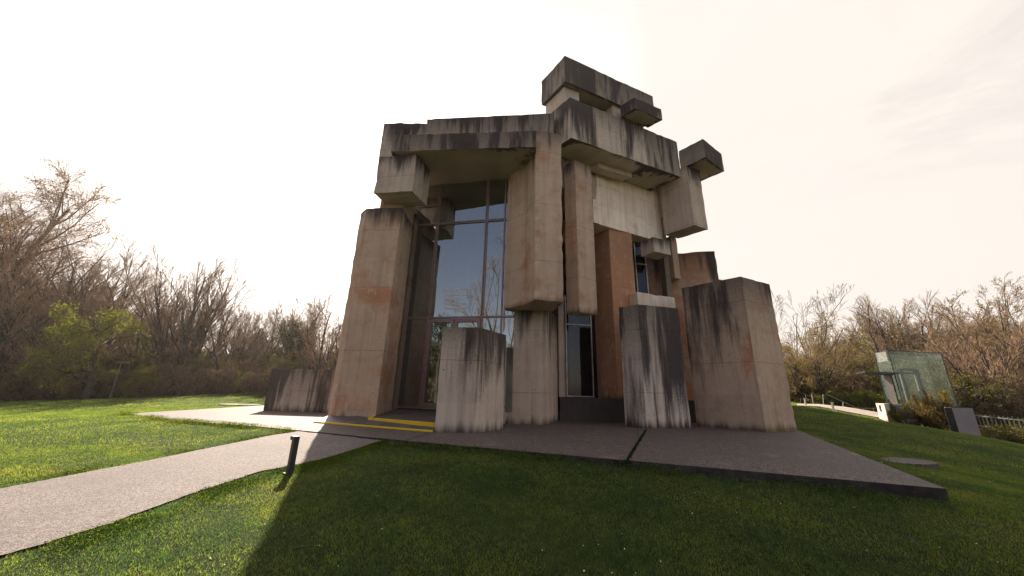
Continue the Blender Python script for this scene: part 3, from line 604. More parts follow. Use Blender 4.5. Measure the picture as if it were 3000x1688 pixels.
# terrace slab of washed aggregate with joints
def slab(poly, z0, z1, name, mat, kind='structure'):
    m = MB(); m.prism(poly, z0, z1); o = m.build(name, mat); tag(o, kind=kind); return o
j1a, j1b = P(1892, 1262, 0)[:2], P(1838, 1350, 0)[:2]       # grassy joint
j2a, j2b = P(1269, 1266, 0)[:2], P(1190, 1290, 0)[:2]
def cutline(a, b):     # extend joint through the slab
    d = (b - a) / np.linalg.norm(b - a); return a - d * 14, b + d * 6
def clip(poly, a, b, keep, gap=0.012):
    d = b - a; n = np.array([-d[1], d[0]]) / np.linalg.norm(d) * keep; out = []; f = [(np.array(q) - a) @ n - gap for q in poly]
    for i in range(len(poly)):
        j = (i + 1) % len(poly)
        if f[i] >= 0: out.append(np.array(poly[i]))
        if (f[i] >= 0) != (f[j] >= 0): s_ = f[i] / (f[i] - f[j]); out.append(np.array(poly[i]) + (np.array(poly[j]) - np.array(poly[i])) * s_)
    return out
bm = bmesh.new()
rest = TERR
j3a, j3b = np.array([-11, 17.0]), P(925, 1262, 0)[:2]; j3a = P(985, 1212, 0)[:2]; j3b = P(868, 1262, 0)[:2]
parts = []
parts.append(clip(rest, j1a, j1b, 1)); rest = clip(rest, j1a, j1b, -1)
if np.mean(parts[-1], axis=0)[0] < np.mean(rest, axis=0)[0]: parts[-1], rest = rest, parts[-1]
parts.append(clip(rest, j2a, j2b, 1)); rest = clip(rest, j2a, j2b, -1)
if np.mean(parts[-1], axis=0)[0] < np.mean(rest, axis=0)[0]: parts[-1], rest = rest, parts[-1]
parts.append(clip(rest, j3a, j3b, 1)); rest = clip(rest, j3a, j3b, -1); parts.append(rest)
tm = MB()
for k, pp in enumerate(parts): tm.prism(pp, -0.75, 0.0 - 0.004 * (k % 2))
terrace = tm.build('terrace', [M_agg, plain('soiled_shaded_slab_edge', (0.040, 0.033, 0.034), .9, 0, .5, 5)]); tag(terrace, kind='structure')  # slab sides get a darker colour for both soil and shade
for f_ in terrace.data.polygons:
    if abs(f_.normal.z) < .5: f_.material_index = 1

# asphalt path
left_px = [(871, 1266), (780, 1281), (689, 1300), (560, 1326), (443, 1351), (310, 1376), (186, 1400), (90, 1419), (0, 1436), (-200, 1478)]
right_px = [(1137, 1288.5), (1055, 1314), (969, 1342), (870, 1365), (764, 1384), (660, 1418), (550, 1454), (440, 1495), (326, 1538), (220, 1570), (116, 1603), (0, 1634), (-300, 1730)]
def resample(pts, n):
    pts = np.array(pts, float); s = np.concatenate([[0], np.cumsum(np.linalg.norm(np.diff(pts, axis=0), axis=1))]); t_ = np.linspace(0, s[-1], n)
    return np.stack([np.interp(t_, s, pts[:, 0]), np.interp(t_, s, pts[:, 1])], 1)
Lw = resample([onground(*q)[:2] for q in left_px], 90); Rw = resample([onground(*q)[:2] for q in right_px], 90)
Lw += rng.normal(0, .008, Lw.shape); Rw += rng.normal(0, .008, Rw.shape)
PATH = list(Lw) + list(Rw[::-1])
nw = 14; pc = np.zeros((90, nw, 3))
for k in range(nw): pc[:, k, :2] = Lw + (Rw - Lw) * k / (nw - 1)
pc[:, :, 2] = height(pc[:, :, 0], pc[:, :, 1]) + .022 + .012 * np.sin(np.linspace(0, math.pi, nw))[None, :]
pc[:, :, 2] = np.where(inpoly(pc[:, :, 0], pc[:, :, 1], TERR), -0.06, pc[:, :, 2])
ii = (np.arange(89)[:, None] * nw + np.arange(nw - 1)[None, :]).ravel(); idx = np.stack([ii, ii + 1, ii + nw + 1, ii + nw], 1).ravel()
po = link('asphalt_path', arr_mesh('asphalt_path', pc.reshape(-1, 3), 4, idx), M_asph); tag(po, kind='structure')
# distant footpath on the right
fpx = [(2330, 1180, 2330, 1186), (2400, 1184.5, 2390, 1192), (2480, 1194, 2470, 1201), (2540, 1203, 2540, 1211), (2600, 1212, 2610, 1222)]
m = MB(); A_ = []
for (x0, y0, x1, y1) in fpx:
    q0, q1 = D(x0, y0, 29), D(x1, y1, 25.5); A_.append((q0, q1))
A_ = list(zip(FPL, FPU)); vs = []; fs = []
for a, b_ in A_:
    for s_ in (0, .33, .66, 1):
        x_, y_ = a[0] + (b_[0] - a[0]) * s_, a[1] + (b_[1] - a[1]) * s_; vs.append((x_, y_, hz(x_, y_) + .05))
for k in range(len(A_) - 1):
    for j in range(3): fs.append((4 * k + j, 4 * k + j + 1, 4 * k + j + 5, 4 * k + j + 4))
m.add(vs, fs); o = m.build('footpath', plain('pale_gravel', (0.36, 0.30, 0.26), .9), fix=False); tag(o, kind='structure')

# entrance steps
yl0 = P(1078, 1224.5, .20); yr0 = P(1274, 1240, .20); bl = np.array([-4.62, 13.35, .27])
step = empty('entrance_step', (-3.5, 11.5, 0), 'landing of washed aggregate with yellow painted nosing in front of the glass door', 'step')
lf = [(*yl0[:2], .196), (*yr0[:2], .196), (yr0[0] + .4, 14.4, .37), (-4.55, 14.75, .37), (bl[0] + .0, bl[1], .266)]
m = MB(); nl = len(lf); m.add([(q[0], q[1], 0.0) for q in lf] + lf, [tuple(range(nl))[::-1], tuple(range(nl, 2 * nl))] + [(i, (i + 1) % nl, nl + (i + 1) % nl, nl + i) for i in range(nl)]); m.build('tread', M_agg, step)
e = MB(); e.add([(yl0[0], yl0[1] - .006, .05), (yr0[0], yr0[1] - .006, .05), (yr0[0], yr0[1] - .006, .204), (yl0[0], yl0[1] - .006, .204), (yl0[0] + .01, yl0[1] + .09, .209), (yr0[0], yr0[1] + .09, .209)], [(0, 1, 2, 3), (3, 2, 5, 4)])
e.add([(yl0[0] - .004, yl0[1], .204), (yl0[0] + .10, yl0[1], .206), (bl[0] + .10, bl[1], .274), (bl[0] - .004, bl[1], .274), (yl0[0] - .004, yl0[1], .10), (bl[0] - .004, bl[1], .15)], [(0, 1, 2, 3), (0, 3, 5, 4)])
e.build('yellow_edge', M_wyel, step)
# metal ramp plate
ra = P(920, 1234, .05)[:2]; rb_ = P(1269, 1261.5, .05)[:2]; rc_ = yr0[:2] + np.array([-.02, .10]); rd_ = np.array([-6.15, 13.3])
ramp = empty('metal_ramp', (-4, 11, 0), 'flat grey chequer plate ramp with yellow front edge before the entrance', 'ramp')
mid = .49
def rpt(s_, t_): a = ra + (rb_ - ra) * s_; b2 = rd_ + (rc_ - rd_) * s_; q = a + (b2 - a) * t_; return (q[0], q[1], .045 + (.20 - .135 * s_) * t_)
for (u0, u1) in ((0, mid - .002), (mid + .002, 1)):
    m = MB(); hi = [rpt(u0, 0), rpt(u1, 0), rpt(u1, 1), rpt(u0, 1)]; lo = [(q[0], q[1], .004) for q in hi]; m.hexa(lo, hi); m.build('plate', M_plate, ramp)
    m = MB(); a = rpt(u0, -.01); b2 = rpt(u1, -.01); a3 = rpt(u0, .025); b3 = rpt(u1, .025)
    m.hexa([(a[0], a[1] - .01, .004), (b2[0], b2[1] - .01, .004), (b3[0], b3[1], .004), (a3[0], a3[1], .004)], [(a[0], a[1] - .01, .042), (b2[0], b2[1] - .01, .042), (b3[0], b3[1], .052), (a3[0], a3[1], .052)]); m.build('yellow_edge', M_wyel, ramp)

# ---------------------------------------------------------------- bollard light
bz = -0.30; bb = onground(848, 1388); zt = Zat(1278, bb); bang = math.radians(-38)
bol = empty('bollard_light', (bb[0], bb[1], bb[2]), 'short charcoal bollard light with overhanging cap at the path edge', 'bollard')
m = MB(); m.box((bb[0], bb[1], (bb[2] - .1 + zt - .06) / 2), .085, .085, zt - .06 - bb[2] + .1, bang); m.build('post', M_bollard, bol)
ca, sa = math.cos(bang), math.sin(bang); cx, cy = bb[0] - .035 * ca, bb[1] - .035 * sa
m = MB(); m.box((cx, cy, zt - .034), .155, .088, .055, bang); o = m.build('cap', M_bollard, bol)
m = MB(); m.box((cx, cy, zt - .004), .159, .092, .008, bang); m.build('cap_lid', M_bolcap, bol)
m = MB(); m.box((bb[0] - .04, bb[1] + .02, bb[2] + .008), .14, .13, .015, bang); m.build('base_plate', M_bolcap, bol)

# ---------------------------------------------------------------- covers in the lawn
def cover(cx_, cy_, rx, ry, ang, label, n=16):
    m = MB(); pts = []
    for i in range(n):
        a = 2 * math.pi * i / n; r_ = 1 + rnd.uniform(-.05, .05); x = rx * math.cos(a) * r_; y = ry * math.sin(a) * r_
        pts.append((cx_ + x * math.cos(ang) - y * math.sin(ang), cy_ + x * math.sin(ang) + y * math.cos(ang)))
    zc = max(hz(*q) for q in pts); m.prism(pts, zc - .3, zc - .005); o = m.build('stone_slab', M_agg); tag(o, label, 'slab')
q = onground(2660, 1358); cover(q[0], q[1], .62, .42, .4, 'pale flat stone slab sunk in the shaded lawn right of the terrace')
q = onground(705, 1186); cover(q[0], q[1], 1.1, .9, .1, 'pale flat stone slab in the sunny lawn left of the striped block')

# ---------------------------------------------------------------- glass lift house
E0 = np.array([23.8, 22.6]); 
def elev_xy(x, y, z): return P(x, y, z)[:2]
Dn = 23.5; pB = D(2602, 1028, Dn); ez = pB[2]; pA = P(2561, 1035, ez); 
pB = pB[:2]; pA = D(2561, 1035, 25.0)[:2]; pC = D(2756, 1032, 24.1)[:2]
lift = empty('lift_house', (pB[0], pB[1], 0), 'greenish glass lift house with a dark flat canopy beside the lawn', 'lift house')
pD = pA + pC - pB; zg0 = .6
g = MB()
def face(a, b_, z0, z1): g.add([(*a, z0), (*b_, z0), (*b_, z1), (*a, z1)], [(0, 1, 2, 3)])
face(pA, pB, zg0, ez); face(pB, pC, -1.2, ez); face(pC, pD, -1.2, ez); face(pD, pA, zg0, ez); g.add([(*pB, ez), (*pC, ez), (*pD, ez), (*pA, ez)], [(0, 1, 2, 3)])
g.build('glass_shell', M_egl, lift, fix=False)
m = MB(); 
ring = [pB, pC, pD, pA]
for i in range(4):
    a, b_ = ring[i], ring[(i + 1) % 4]; m.bar((*a, ez + .02), (*b_, ez + .02), .05)
for q in (pB, pC, pA): m.bar((*q, -.5), (*q, ez), .045, .045, (1, 0, 0))
m.build('frame', M_eframe, lift)
def ep(s_, t_, z): q = pB + (pC - pB) * s_ + (pA - pB) * t_; return (q[0], q[1], z)
m = MB()
for s_, w_ in ((.25, .16), (.55, .2)):
    m.bar(ep(s_, .45, .2), ep(s_, .45, 3.3), w_, .2, (1, 0, 0))
m.bar(ep(.0, .45, 3.05), ep(.6, .45, 3.05), .09, .2); m.box(ep(.42, .5, 3.3), .9, .25, .12, math.atan2(pC[1] - pB[1], pC[0] - pB[0]))
m.build('lift_guide', M_eframe, lift)
m = MB(); m.bar(ep(.22, .42, .2), ep(.22, .42, 3.1), .05, .05); m.bar(ep(.5, .42, 1.9), ep(.5, .42, 3.0), .05, .05); m.build('steel_strip', M_steel, lift)
m = MB(); m.add([ep(-.01, .25, .6), ep(-.01, .72, .6), ep(-.01, .72, 2.95), ep(-.01, .25, 2.95)], [(0, 1, 2, 3)]); m.build('lift_door', plain('dark_bronze', (.045, .035, .035), .5), lift, fix=False)
m = MB()
for k in range(4): 
    z = 3.75 + k * .16; m.add([ep(-.008, .12, z), ep(-.008, .8, z), ep(-.03, .8, z + .14), ep(-.03, .12, z + .14)], [(0, 1, 2, 3)])
m.build('louvre', plain('frosted_louvre', (.55, .56, .52), .6), lift, fix=False)
cz = Zat(1094, np.array([*pB, 0])); cl_ = D(2507, 1095, 24.5)[:2]
m = MB(); dv = (cl_ - pA); m.hexa([(*(pB + np.array([.15, -.15])), cz - .04), (*pA, cz - .04), (*(pA + dv), cz - .04), (*(pB + dv * 1.15), cz - .04)], [(*(pB + np.array([.15, -.15])), cz + .04), (*pA, cz + .04), (*(pA + dv), cz + .04), (*(pB + dv * 1.15), cz + .04)]); m.build('canopy', M_eframe, lift)
# fittings on the glass
for s_ in (.3, .62, .93):
    for z in (4.35, 2.9, 1.5):
        m = MB(); m.box(ep(s_, -.01, z), .16, .05, .05, math.atan2(pC[1] - pB[1], pC[0] - pB[0])); m.build('glass_clamp', M_steel, lift)
# concrete base of the lift
bN = D(2604, 1236, 22.0)[:2]; bL = D(2577, 1231, 23.6)[:2]; bR = D(2700, 1250, 22.3)[:2]; zb1 = Zat(1182, np.array([*bN, 0]))
base = concrete_block('base', quad(bN, bL, bR), -1.2, zb1, lift, .1, .02, .15, 1.35)
m = MB(); uR = (bR - bN) / np.linalg.norm(bR - bN)
for k in range(9):
    z = zb1 - .14 - k * .075; a = bN + uR * .35; b_ = bN + uR * 2.05; m.bar((a[0], a[1] - .03, z), (b_[0], b_[1] - .03, z), .03, .05)
m.build('vent_grille', plain('vent_slats', (.42, .40, .38), .6), lift)
m = MB(); a = bN + uR * .33; b_ = bN + uR * 2.08; m.add([(a[0], a[1] - .012, zb1 - .85), (b_[0], b_[1] - .012, zb1 - .85), (b_[0], b_[1] - .012, zb1 - .1), (a[0], a[1] - .012, zb1 - .1)], [(0, 1, 2, 3)]); m.build('vent_recess', M_dark, lift, fix=False)
m = MB(); c_ = bN + (bL - bN) * .55; m.box((c_[0] - .02, c_[1] - .02, .75), .28, .05, .38, math.atan2(bL[1] - bN[1], bL[0] - bN[0])); m.build('intercom_panel', M_eframe, lift)
# grey slab box
sN = D(2787, 1193.5, 19.0); sz = sN[2]; sN = sN[:2]; sR = D(2850, 1199, 18.75)[:2]; sL = D(2766, 1193, 19.9)[:2]
vent = empty('vent_shaft', (sN[0], sN[1], 0), 'pale grey rectangular shaft box with a black ribbed side on the slope', 'vent shaft')
m = MB(); m.prism(quad(sN, sL, sR), -1.6, sz); m.build('shaft_panel', M_grey, vent)
m = MB()
for k in range(12):
    q = sN + (sL - sN) * (k + .5) / 12; m.bar((q[0] - .03, q[1] - .02, -1.5), (q[0] - .03, q[1] - .02, sz - .03), .055, .03, (sL[0] - sN[0], sL[1] - sN[1], 0))
m.build('ribbed_side', M_dark, vent)
m = MB(); m.bar((*sN, sz + .012), (*sR, sz + .012), .03); m.build('edge_trim', M_eframe, vent)

# red beam, posts, railings, fence
q0 = onground(2537, 1223.5); q1 = onground(2575, 1226)
m = MB(); m.bar(q0 + np.array([0, 0, .06]), q1 + np.array([0, 0, .06]), .12, .12); tag(m.build('timber_beam', M_wood), 'low red brown timber beam lying in the grass by the lift house', 'beam')
def post(x, yb, yt, Yd, label, w=.09):
    q = D(x, yb, Yd); m = MB(); m.prism([(q[0] - w / 2, q[1] - w / 2), (q[0] + w / 2, q[1] - w / 2), (q[0] + w / 2, q[1] + w / 2), (q[0] - w / 2, q[1] + w / 2)], q[2] - .5, Zat(yt, q))
    m.box((q[0], q[1], Zat(yt, q) + .01), w * 1.25, w * 1.25, .03); o = m.build('path_post', M_steel); tag(o, label, 'post', 'posts along the far footpath'); return o
post(2361, 1187, 1168, 27, 'low grey post at the left start of the far footpath')
post(2442, 1201, 1179, 24.5, 'low grey post in front of the far footpath near the handrail')
post(2384, 1186, 1156, 31, 'taller thin grey post behind the far footpath', .05)
hr = [D(2413, 1186, 29.5), D(2411, 1156, 29.5), D(2423, 1156, 29.4), D(2517, 1199, 28.2)]
m = MB(); m.tube(hr, [.025] * 4, 6); q = D(2470, 1198, 28.8); m.tube([q, D(2470, 1178.5, 28.8)], [.02, .02], 6); tag(m.build('handrail', M_steel), 'sloping steel handrail beside the far footpath', 'handrail')
m = MB(); m.tube([D(2420, 1194, 29), D(2566, 1197, 27)], [.02, .02], 6)
for x in (2450, 2490, 2530, 2560): m.tube([D(x, 1195.5, 28), D(x, 1207, 28)], [.012, .012], 5)
tag(m.build('low_rail', M_steel), 'low thin steel rail between handrail and lift house', 'rail')
fence = empty('picket_fence', (27, 20, 0), 'weathered pale picket fence with a top rail on the slope at right', 'fence')
fa_, fb_ = D(2851, 1217, 22.0), D(3040, 1236, 19.0)
m = MB(); m.bar(fa_, fb_, .05, .04); m.bar(fa_ - np.array([0, 0, .55]), fb_ - np.array([0, 0, .55]), .05, .04); m.build('rail', M_steel, fence)
for k in range(15):
    s_ = k / 14; q = fa_ + (fb_ - fa_) * s_; hh = .10 + rnd.uniform(-.03, .06); ln = rnd.uniform(-.03, .03)
    m = MB(); m.bar((q[0], q[1] - .04, q[2] - 1.1), (q[0] + ln, q[1] - .04, q[2] + hh), .05 if k % 4 else .085, .03, (1, 0, 0)); m.build('picket', M_fwood, fence)
lampb = D(326, 1153, 30); lq = D(352, 1064, 30.2)
lp_ = empty('street_lamp', (lampb[0], lampb[1], lampb[2]), 'thin grey lamp post with flat head among the shrubs at left', 'lamp')
m = MB(); m.tube([(lampb[0], lampb[1], lampb[2] - .4), (lampb[0], lampb[1], lq[2])], [.045, .035], 6); m.build('pole', M_steel, lp_)
m = MB(); m.box((lampb[0] + .1, lampb[1], lq[2] + .04), .75, .3, .10); m.build('lamp_head', M_steel, lp_)

# ---------------------------------------------------------------- grass
def blades(n, xr, yr, wid, hgt, seed, frame=True, keep=None):
    r = np.random.default_rng(seed); x = r.uniform(*xr, n); y = r.uniform(*yr, n)
    if frame: ok = (np.abs(x + .02 * y) < y * 1.52 + .6)
    else: ok = np.ones(n, bool)
    ok &= ~inpoly(x, y, TERR, 0.02) & ~inpoly(x, y, PATH)
    if keep is not None: ok &= keep(x, y)
    # clumpy cover
    cl_ = .5 + .5 * np.sin(x * 2.1 + 1.3 * np.sin(y * 1.7)) * np.sin(y * 2.6 + 1.1 * np.sin(x * 1.9)); ok &= r.random(n) < .55 + .45 * cl_
    x, y = x[ok], y[ok]; z = height(x, y); n = len(x); a = r.uniform(0, 2 * math.pi, n); la = r.uniform(0, 2 * math.pi, n)
    h = hgt * r.uniform(.45, 1.25, n) * (.7 + .5 * (.5 + .5 * np.sin(x * 3.3 + y * 1.4) * np.sin(y * 2.9 - x))); w = wid * r.uniform(.6, 1.3, n); ln = h * r.uniform(.2, 1.1, n)
    b = np.stack([x, y, z - .005], 1); wx = np.stack([np.cos(a) * w, np.sin(a) * w, 0 * w], 1); tip = np.stack([x + np.cos(la) * ln, y + np.sin(la) * ln, z + h], 1)
    return b - wx / 2, b + wx / 2, tip
sets = [blades(680000, (-13, 13), (2.0, 8.2), .0065, .032, 1), blades(560000, (-26, 27), (8.2, 17.0), .012, .036, 2), blades(420000, (-50, 40), (17.0, 34), .028, .045, 3)]
V_ = [np.stack(s_, 1).reshape(-1, 3) for s_ in sets]; V_ = np.concatenate(V_)
go = link('grass', arr_mesh('grass', V_, 3, np.arange(len(V_))), M_grass); tag(go, kind='stuff'); go['label'] = 'short spring grass covering the lawn'
# taller tufts and broadleaf weeds along the edges
def weeds(pts, n, spread, size, seed, hgt=.05):
    r = np.random.default_rng(seed); pts = np.array(pts); k = r.integers(0, len(pts) - 1, n); t_ = r.random(n); c = pts[k] + (pts[k + 1] - pts[k]) * t_[:, None]
    c = c + r.normal(0, spread, (n, 2)); cl_ = np.sin(c[:, 0] * 3.1) + np.sin(c[:, 1] * 4.3 + c[:, 0]); ok = ~inpoly(c[:, 0], c[:, 1], TERR, 0.0) & ~inpoly(c[:, 0], c[:, 1], PATH, 0.0) & (cl_ + r.normal(0, .7, n) > -.3); c = c[ok]; n = len(c)
    z = height(c[:, 0], c[:, 1]) + r.uniform(.01, hgt, n); a = r.uniform(0, 6.28, n); tl = r.uniform(-.5, .9, n); s_ = size * r.uniform(.5, 1.3, n)
    ux = np.stack([np.cos(a), np.sin(a), tl * .6], 1) * s_[:, None]; uy = np.stack([-np.sin(a), np.cos(a), r.uniform(-.4, .4, n)], 1) * s_[:, None] * .55; p_ = np.stack([c[:, 0], c[:, 1], z], 1)
    return np.stack([p_ - ux, p_ - uy * .9, p_ + ux, p_ + uy * .9], 1).reshape(-1, 3)
frontedge = [TERR[0], TERR[1], TERR[2], TERR[3], TERR[4]]
off = np.array([-.08, -.16])
W_ = [weeds(Lw + np.array([-.10, .08]), 12000, .16, .014, 11), weeds(Rw + np.array([.12, -.12]), 26000, .22, .013, 12), weeds([np.array(q) + off for q in frontedge], 26000, .12, .018, 13, .12), weeds([np.array(q) + off * 4 for q in frontedge], 9000, .5, .015, 14)]
r_ = np.random.default_rng(5); nW = 26000; cx_ = np.stack([r_.uniform(-12, 12, nW), r_.uniform(2.2, 10, nW)], 1); okk = np.abs(cx_[:, 0]) < cx_[:, 1] * 1.5 + .5; cx_ = cx_[okk]
W_.append(weeds(cx_[np.argsort(np.round(cx_[:, 1], 0) * 100 + cx_[:, 0])], 22000, .1, .017, 15, .045))
W_ = np.concatenate(W_); o = link('weeds', arr_mesh('weeds', W_, 4, np.arange(len(W_))), M_weed); tag(o, kind='stuff'); o['label'] = 'broad leaved weeds and clover fringing the path and the terrace'
# grass in the terrace joint
r_ = np.random.default_rng(8); nj = 900; s_ = r_.random(nj); c = j1a[None] + (j1b - j1a)[None] * (s_[:, None] * 1.05 + .0) + r_.normal(0, .012, (nj, 2)); a = r_.uniform(0, 6.28, nj); h = r_.uniform(.01, .05, nj)
b0 = np.stack([c[:, 0] - np.cos(a) * .012, c[:, 1] - np.sin(a) * .012, 0 * h - .005], 1); b1 = np.stack([c[:, 0] + np.cos(a) * .012, c[:, 1] + np.sin(a) * .012, 0 * h - .005], 1); tp = np.stack([c[:, 0] + r_.normal(0, .02, nj), c[:, 1] + r_.normal(0, .02, nj), h], 1)
J_ = np.stack([b0, b1, tp], 1).reshape(-1, 3); o = link('joint_grass', arr_mesh('joint_grass', J_, 3, np.arange(len(J_))), leaf_material('joint_moss', (0.010, 0.022, 0.006), (0.030, 0.050, 0.012), 0.3)); tag(o, kind='stuff'); o['label'] = 'line of grass growing in the joint of the terrace'
# daisies
r_ = np.random.default_rng(21); dm = MB(); k = 0; cents = [(r_.uniform(-5, 9), r_.uniform(3, 9)) for _ in range(26)]
while k < 210:
    c0 = cents[r_.integers(0, 26)]; x = c0[0] + r_.normal(0, .45); y = c0[1] + r_.normal(0, .4)
    if inpoly(np.array([x]), np.array([y]), TERR, .05)[0] or inpoly(np.array([x]), np.array([y]), PATH)[0]: continue
    z = hz(x, y) + r_.uniform(.03, .055); R_ = r_.uniform(.0035, .0068); tx, ty = r_.normal(0, .35, 2)
    dm.add([(x + R_ * math.cos(a), y + R_ * math.sin(a), z + R_ * (tx * math.cos(a) + ty * math.sin(a))) for a in [i * math.pi / 4 for i in range(8)]], [tuple(range(8))]); k += 1
o = dm.build('daisies', M_white, fix=False); tag(o, kind='stuff'); o['label'] = 'tiny white daisies scattered in the grass'
# fallen twigs
for (x, y, L_, an) in ((890, 1622, .11, .2), (2680, 1600, .16, 1.0), (1320, 1433, .09, 2.0)):
    q = onground(x, y); m = MB(); m.tube([(q[0] - L_ * math.cos(an), q[1] - L_ * math.sin(an), q[2] + .04), (q[0], q[1] + .01, q[2] + .05), (q[0] + L_ * math.cos(an + .3), q[1] + L_ * math.sin(an + .3), q[2] + .045)], [.006, .008, .004], 5)
    tag(m.build('fallen_twig', M_bark), {890: 'dark fallen twig in the grass at the edge of the shadow', 2680: 'small fallen twig in the dark lawn at lower right', 1320: 'short fallen twig in the grass near the terrace edge'}[x], 'twig')

# ---------------------------------------------------------------- trees
def vnorm(v): return v / (np.linalg.norm(v) + 1e-9)
def tree_segs(seed, H=10.0, r0=.16, levels=4, spread=.6, up=.25, droop=0.0, nb=(7, 6, 5, 4), lenf=(.5, .5, .5, .5), first=.25, stems=1, wig=.12, stepf=5):
    """recursive branching skeleton -> list of (p0,p1,r0,r1,level)"""
    r = random.Random(seed); segs = []; tips = []
    def grow(p, d, L, rad, lev):
        n = stepf + (3 if lev == 0 else 0) if lev < 2 else (4 if lev == 2 else 3); pts = [p]; dirs = [d]
        for i in range(n):
            g_ = np.array([r.gauss(0, wig), r.gauss(0, wig), r.gauss(0, wig * .6)])
            d = vnorm(d + g_ + np.array([0, 0, up * .22 if lev > 0 else .08]) - np.array([0, 0, droop * (.5 if lev > 1 else 0) * (i + 1) / n]))
            p = p + d * L / n; pts.append(p); dirs.append(d)
        for i in range(n):
            f0, f1 = 1 - i / n * .8, 1 - (i + 1) / n * .8; segs.append((pts[i], pts[i + 1], rad * f0, rad * f1, lev))
        if lev >= levels: tips.extend(pts[1:]); return
        k = nb[lev] + r.randint(-1, 1)
        for j in range(k):
            t_ = first + (1 - first) * (j + r.random()) / k if lev == 0 else .2 + .8 * (j + r.random()) / k
            t_ = min(t_, .98); i = min(int(t_ * n), n - 1); q = pts[i] + (pts[i + 1] - pts[i]) * (t_ * n - i); dd = dirs[i + 1]
            a = r.uniform(0, 6.283); pv = vnorm(np.cross(dd, [math.cos(a), math.sin(a), .3])); sp = spread * r.uniform(.7, 1.3)
            nd = vnorm(dd * math.cos(sp) + pv * math.sin(sp)); fl = lenf[lev] * (1.0 - .45 * t_) * r.uniform(.75, 1.2)
            grow(q, nd, L * fl, max(rad * (1 - t_ * .75) * .55, .006), lev + 1)
    for s_ in range(stems):
        a = 6.283 * s_ / stems + r.uniform(-.4, .4); lean = .0 if stems == 1 else (.35 if stems < 6 else r.uniform(.12, .62))
        grow(np.array([r.gauss(0, .15 * (stems > 1)), r.gauss(0, .15 * (stems > 1)), -.3]), vnorm(np.array([math.cos(a) * lean + r.gauss(0, .05), math.sin(a) * lean + r.gauss(0, .05), 1])), H * (.62 if stems == 1 else .6) * r.uniform(.85, 1.05), r0, 0)
    return segs, np.array(tips)
def seg_mesh(name, segs, n, minr=0.0):
    p0 = np.array([s_[0] for s_ in segs]); p1 = np.array([s_[1] for s_ in segs]); ra_ = np.maximum(np.array([s_[2] for s_ in segs]), minr); rb2 = np.maximum(np.array([s_[3] for s_ in segs]), minr * .8)
    t_ = p1 - p0; t_ /= np.linalg.norm(t_, axis=1)[:, None] + 1e-9; ref = np.where(np.abs(t_[:, 2:3]) < .9, np.array([[0, 0, 1.]]), np.array([[1., 0, 0]])); u = np.cross(t_, ref); u /= np.linalg.norm(u, axis=1)[:, None]; w_ = np.cross(t_, u)
    V = np.zeros((len(segs), 2 * n, 3))
    for i in range(n):
        an = 2 * math.pi * i / n; d = u * math.cos(an) + w_ * math.sin(an); V[:, i] = p0 + d * ra_[:, None]; V[:, n + i] = p1 + d * rb2[:, None]
    f = np.array([[i, (i + 1) % n, n + (i + 1) % n, n + i] for i in range(n)]).ravel(); idx = (np.arange(len(segs))[:, None] * 2 * n + f[None, :]).ravel()
    return arr_mesh(name, V.reshape(-1, 3), 4, idx)
def leaf_quads(pts, per, size, spread, seed, asp=.6, hang=0.0):
    r = np.random.default_rng(seed); n = len(pts) * per; c = np.repeat(pts, per, 0) + r.normal(0, spread, (n, 3)); u = r.normal(0, 1, (n, 3)); u[:, 2] -= hang; u /= np.linalg.norm(u, axis=1)[:, None]; w_ = np.cross(u, r.normal(0, 1, (n, 3))); w_ /= np.linalg.norm(w_, axis=1)[:, None]; s_ = size * r.uniform(.5, 1.4, (n, 1))
    return np.stack([c - u * s_, c - w_ * s_ * asp, c + u * s_, c + w_ * s_ * asp], 1).reshape(-1, 3)
class Proto: pass
def make_proto(seed, leafmat=None, per=1, lsize=.05, lspread=.06, twigmat=None, tr=.012, hang=0.0, leafprob=1.0, **kw):
    segs, tips = tree_segs(seed, **kw); P_ = Proto(); big = [s_ for s_ in segs if s_[4] <= 1]; small = [s_ for s_ in segs if s_[4] > 1]
    P_.trunk = seg_mesh('trunk', big, 6, .02); P_.trunk.materials.append(M_bark); P_.trunk.polygons.foreach_set('use_smooth', [True] * len(P_.trunk.polygons))
    P_.twigs = seg_mesh('branches', small, 3, tr); P_.twigs.materials.append(twigmat or M_twig); P_.leaves = None
    if leafmat:
        if leafprob < 1: rr = np.random.default_rng(seed); tips = tips[rr.random(len(tips)) < leafprob]
        L_ = leaf_quads(tips, per, lsize, lspread, seed, hang=hang); P_.leaves = arr_mesh('foliage', L_, 4, np.arange(len(L_))); P_.leaves.materials.append(leafmat)
    return P_
def plant(P_, name, x, y, label, cat, group, s_=1.0, rz=None, z=None, sz=1.0):
    e_ = bpy.data.objects.new(name, None); COL.objects.link(e_); e_.empty_display_size = .5
    e_.location = (x, y, (hz(x, y) if z is None else z) - .05); e_.rotation_euler = (0, 0, rnd.uniform(0, 6.28) if rz is None else rz); e_.scale = (s_, s_, s_ * sz); tag(e_, label, cat, group)
    for nm, me_ in (('trunk', P_.trunk), ('branches', P_.twigs), ('foliage', P_.leaves)):
        if me_ is None: continue
        c_ = bpy.data.objects.new(nm, me_); COL.objects.link(c_); c_.parent = e_
    return e_
def px_at(x, Yd): d = ray(x, 1160); return d[0] / d[1] * Yd

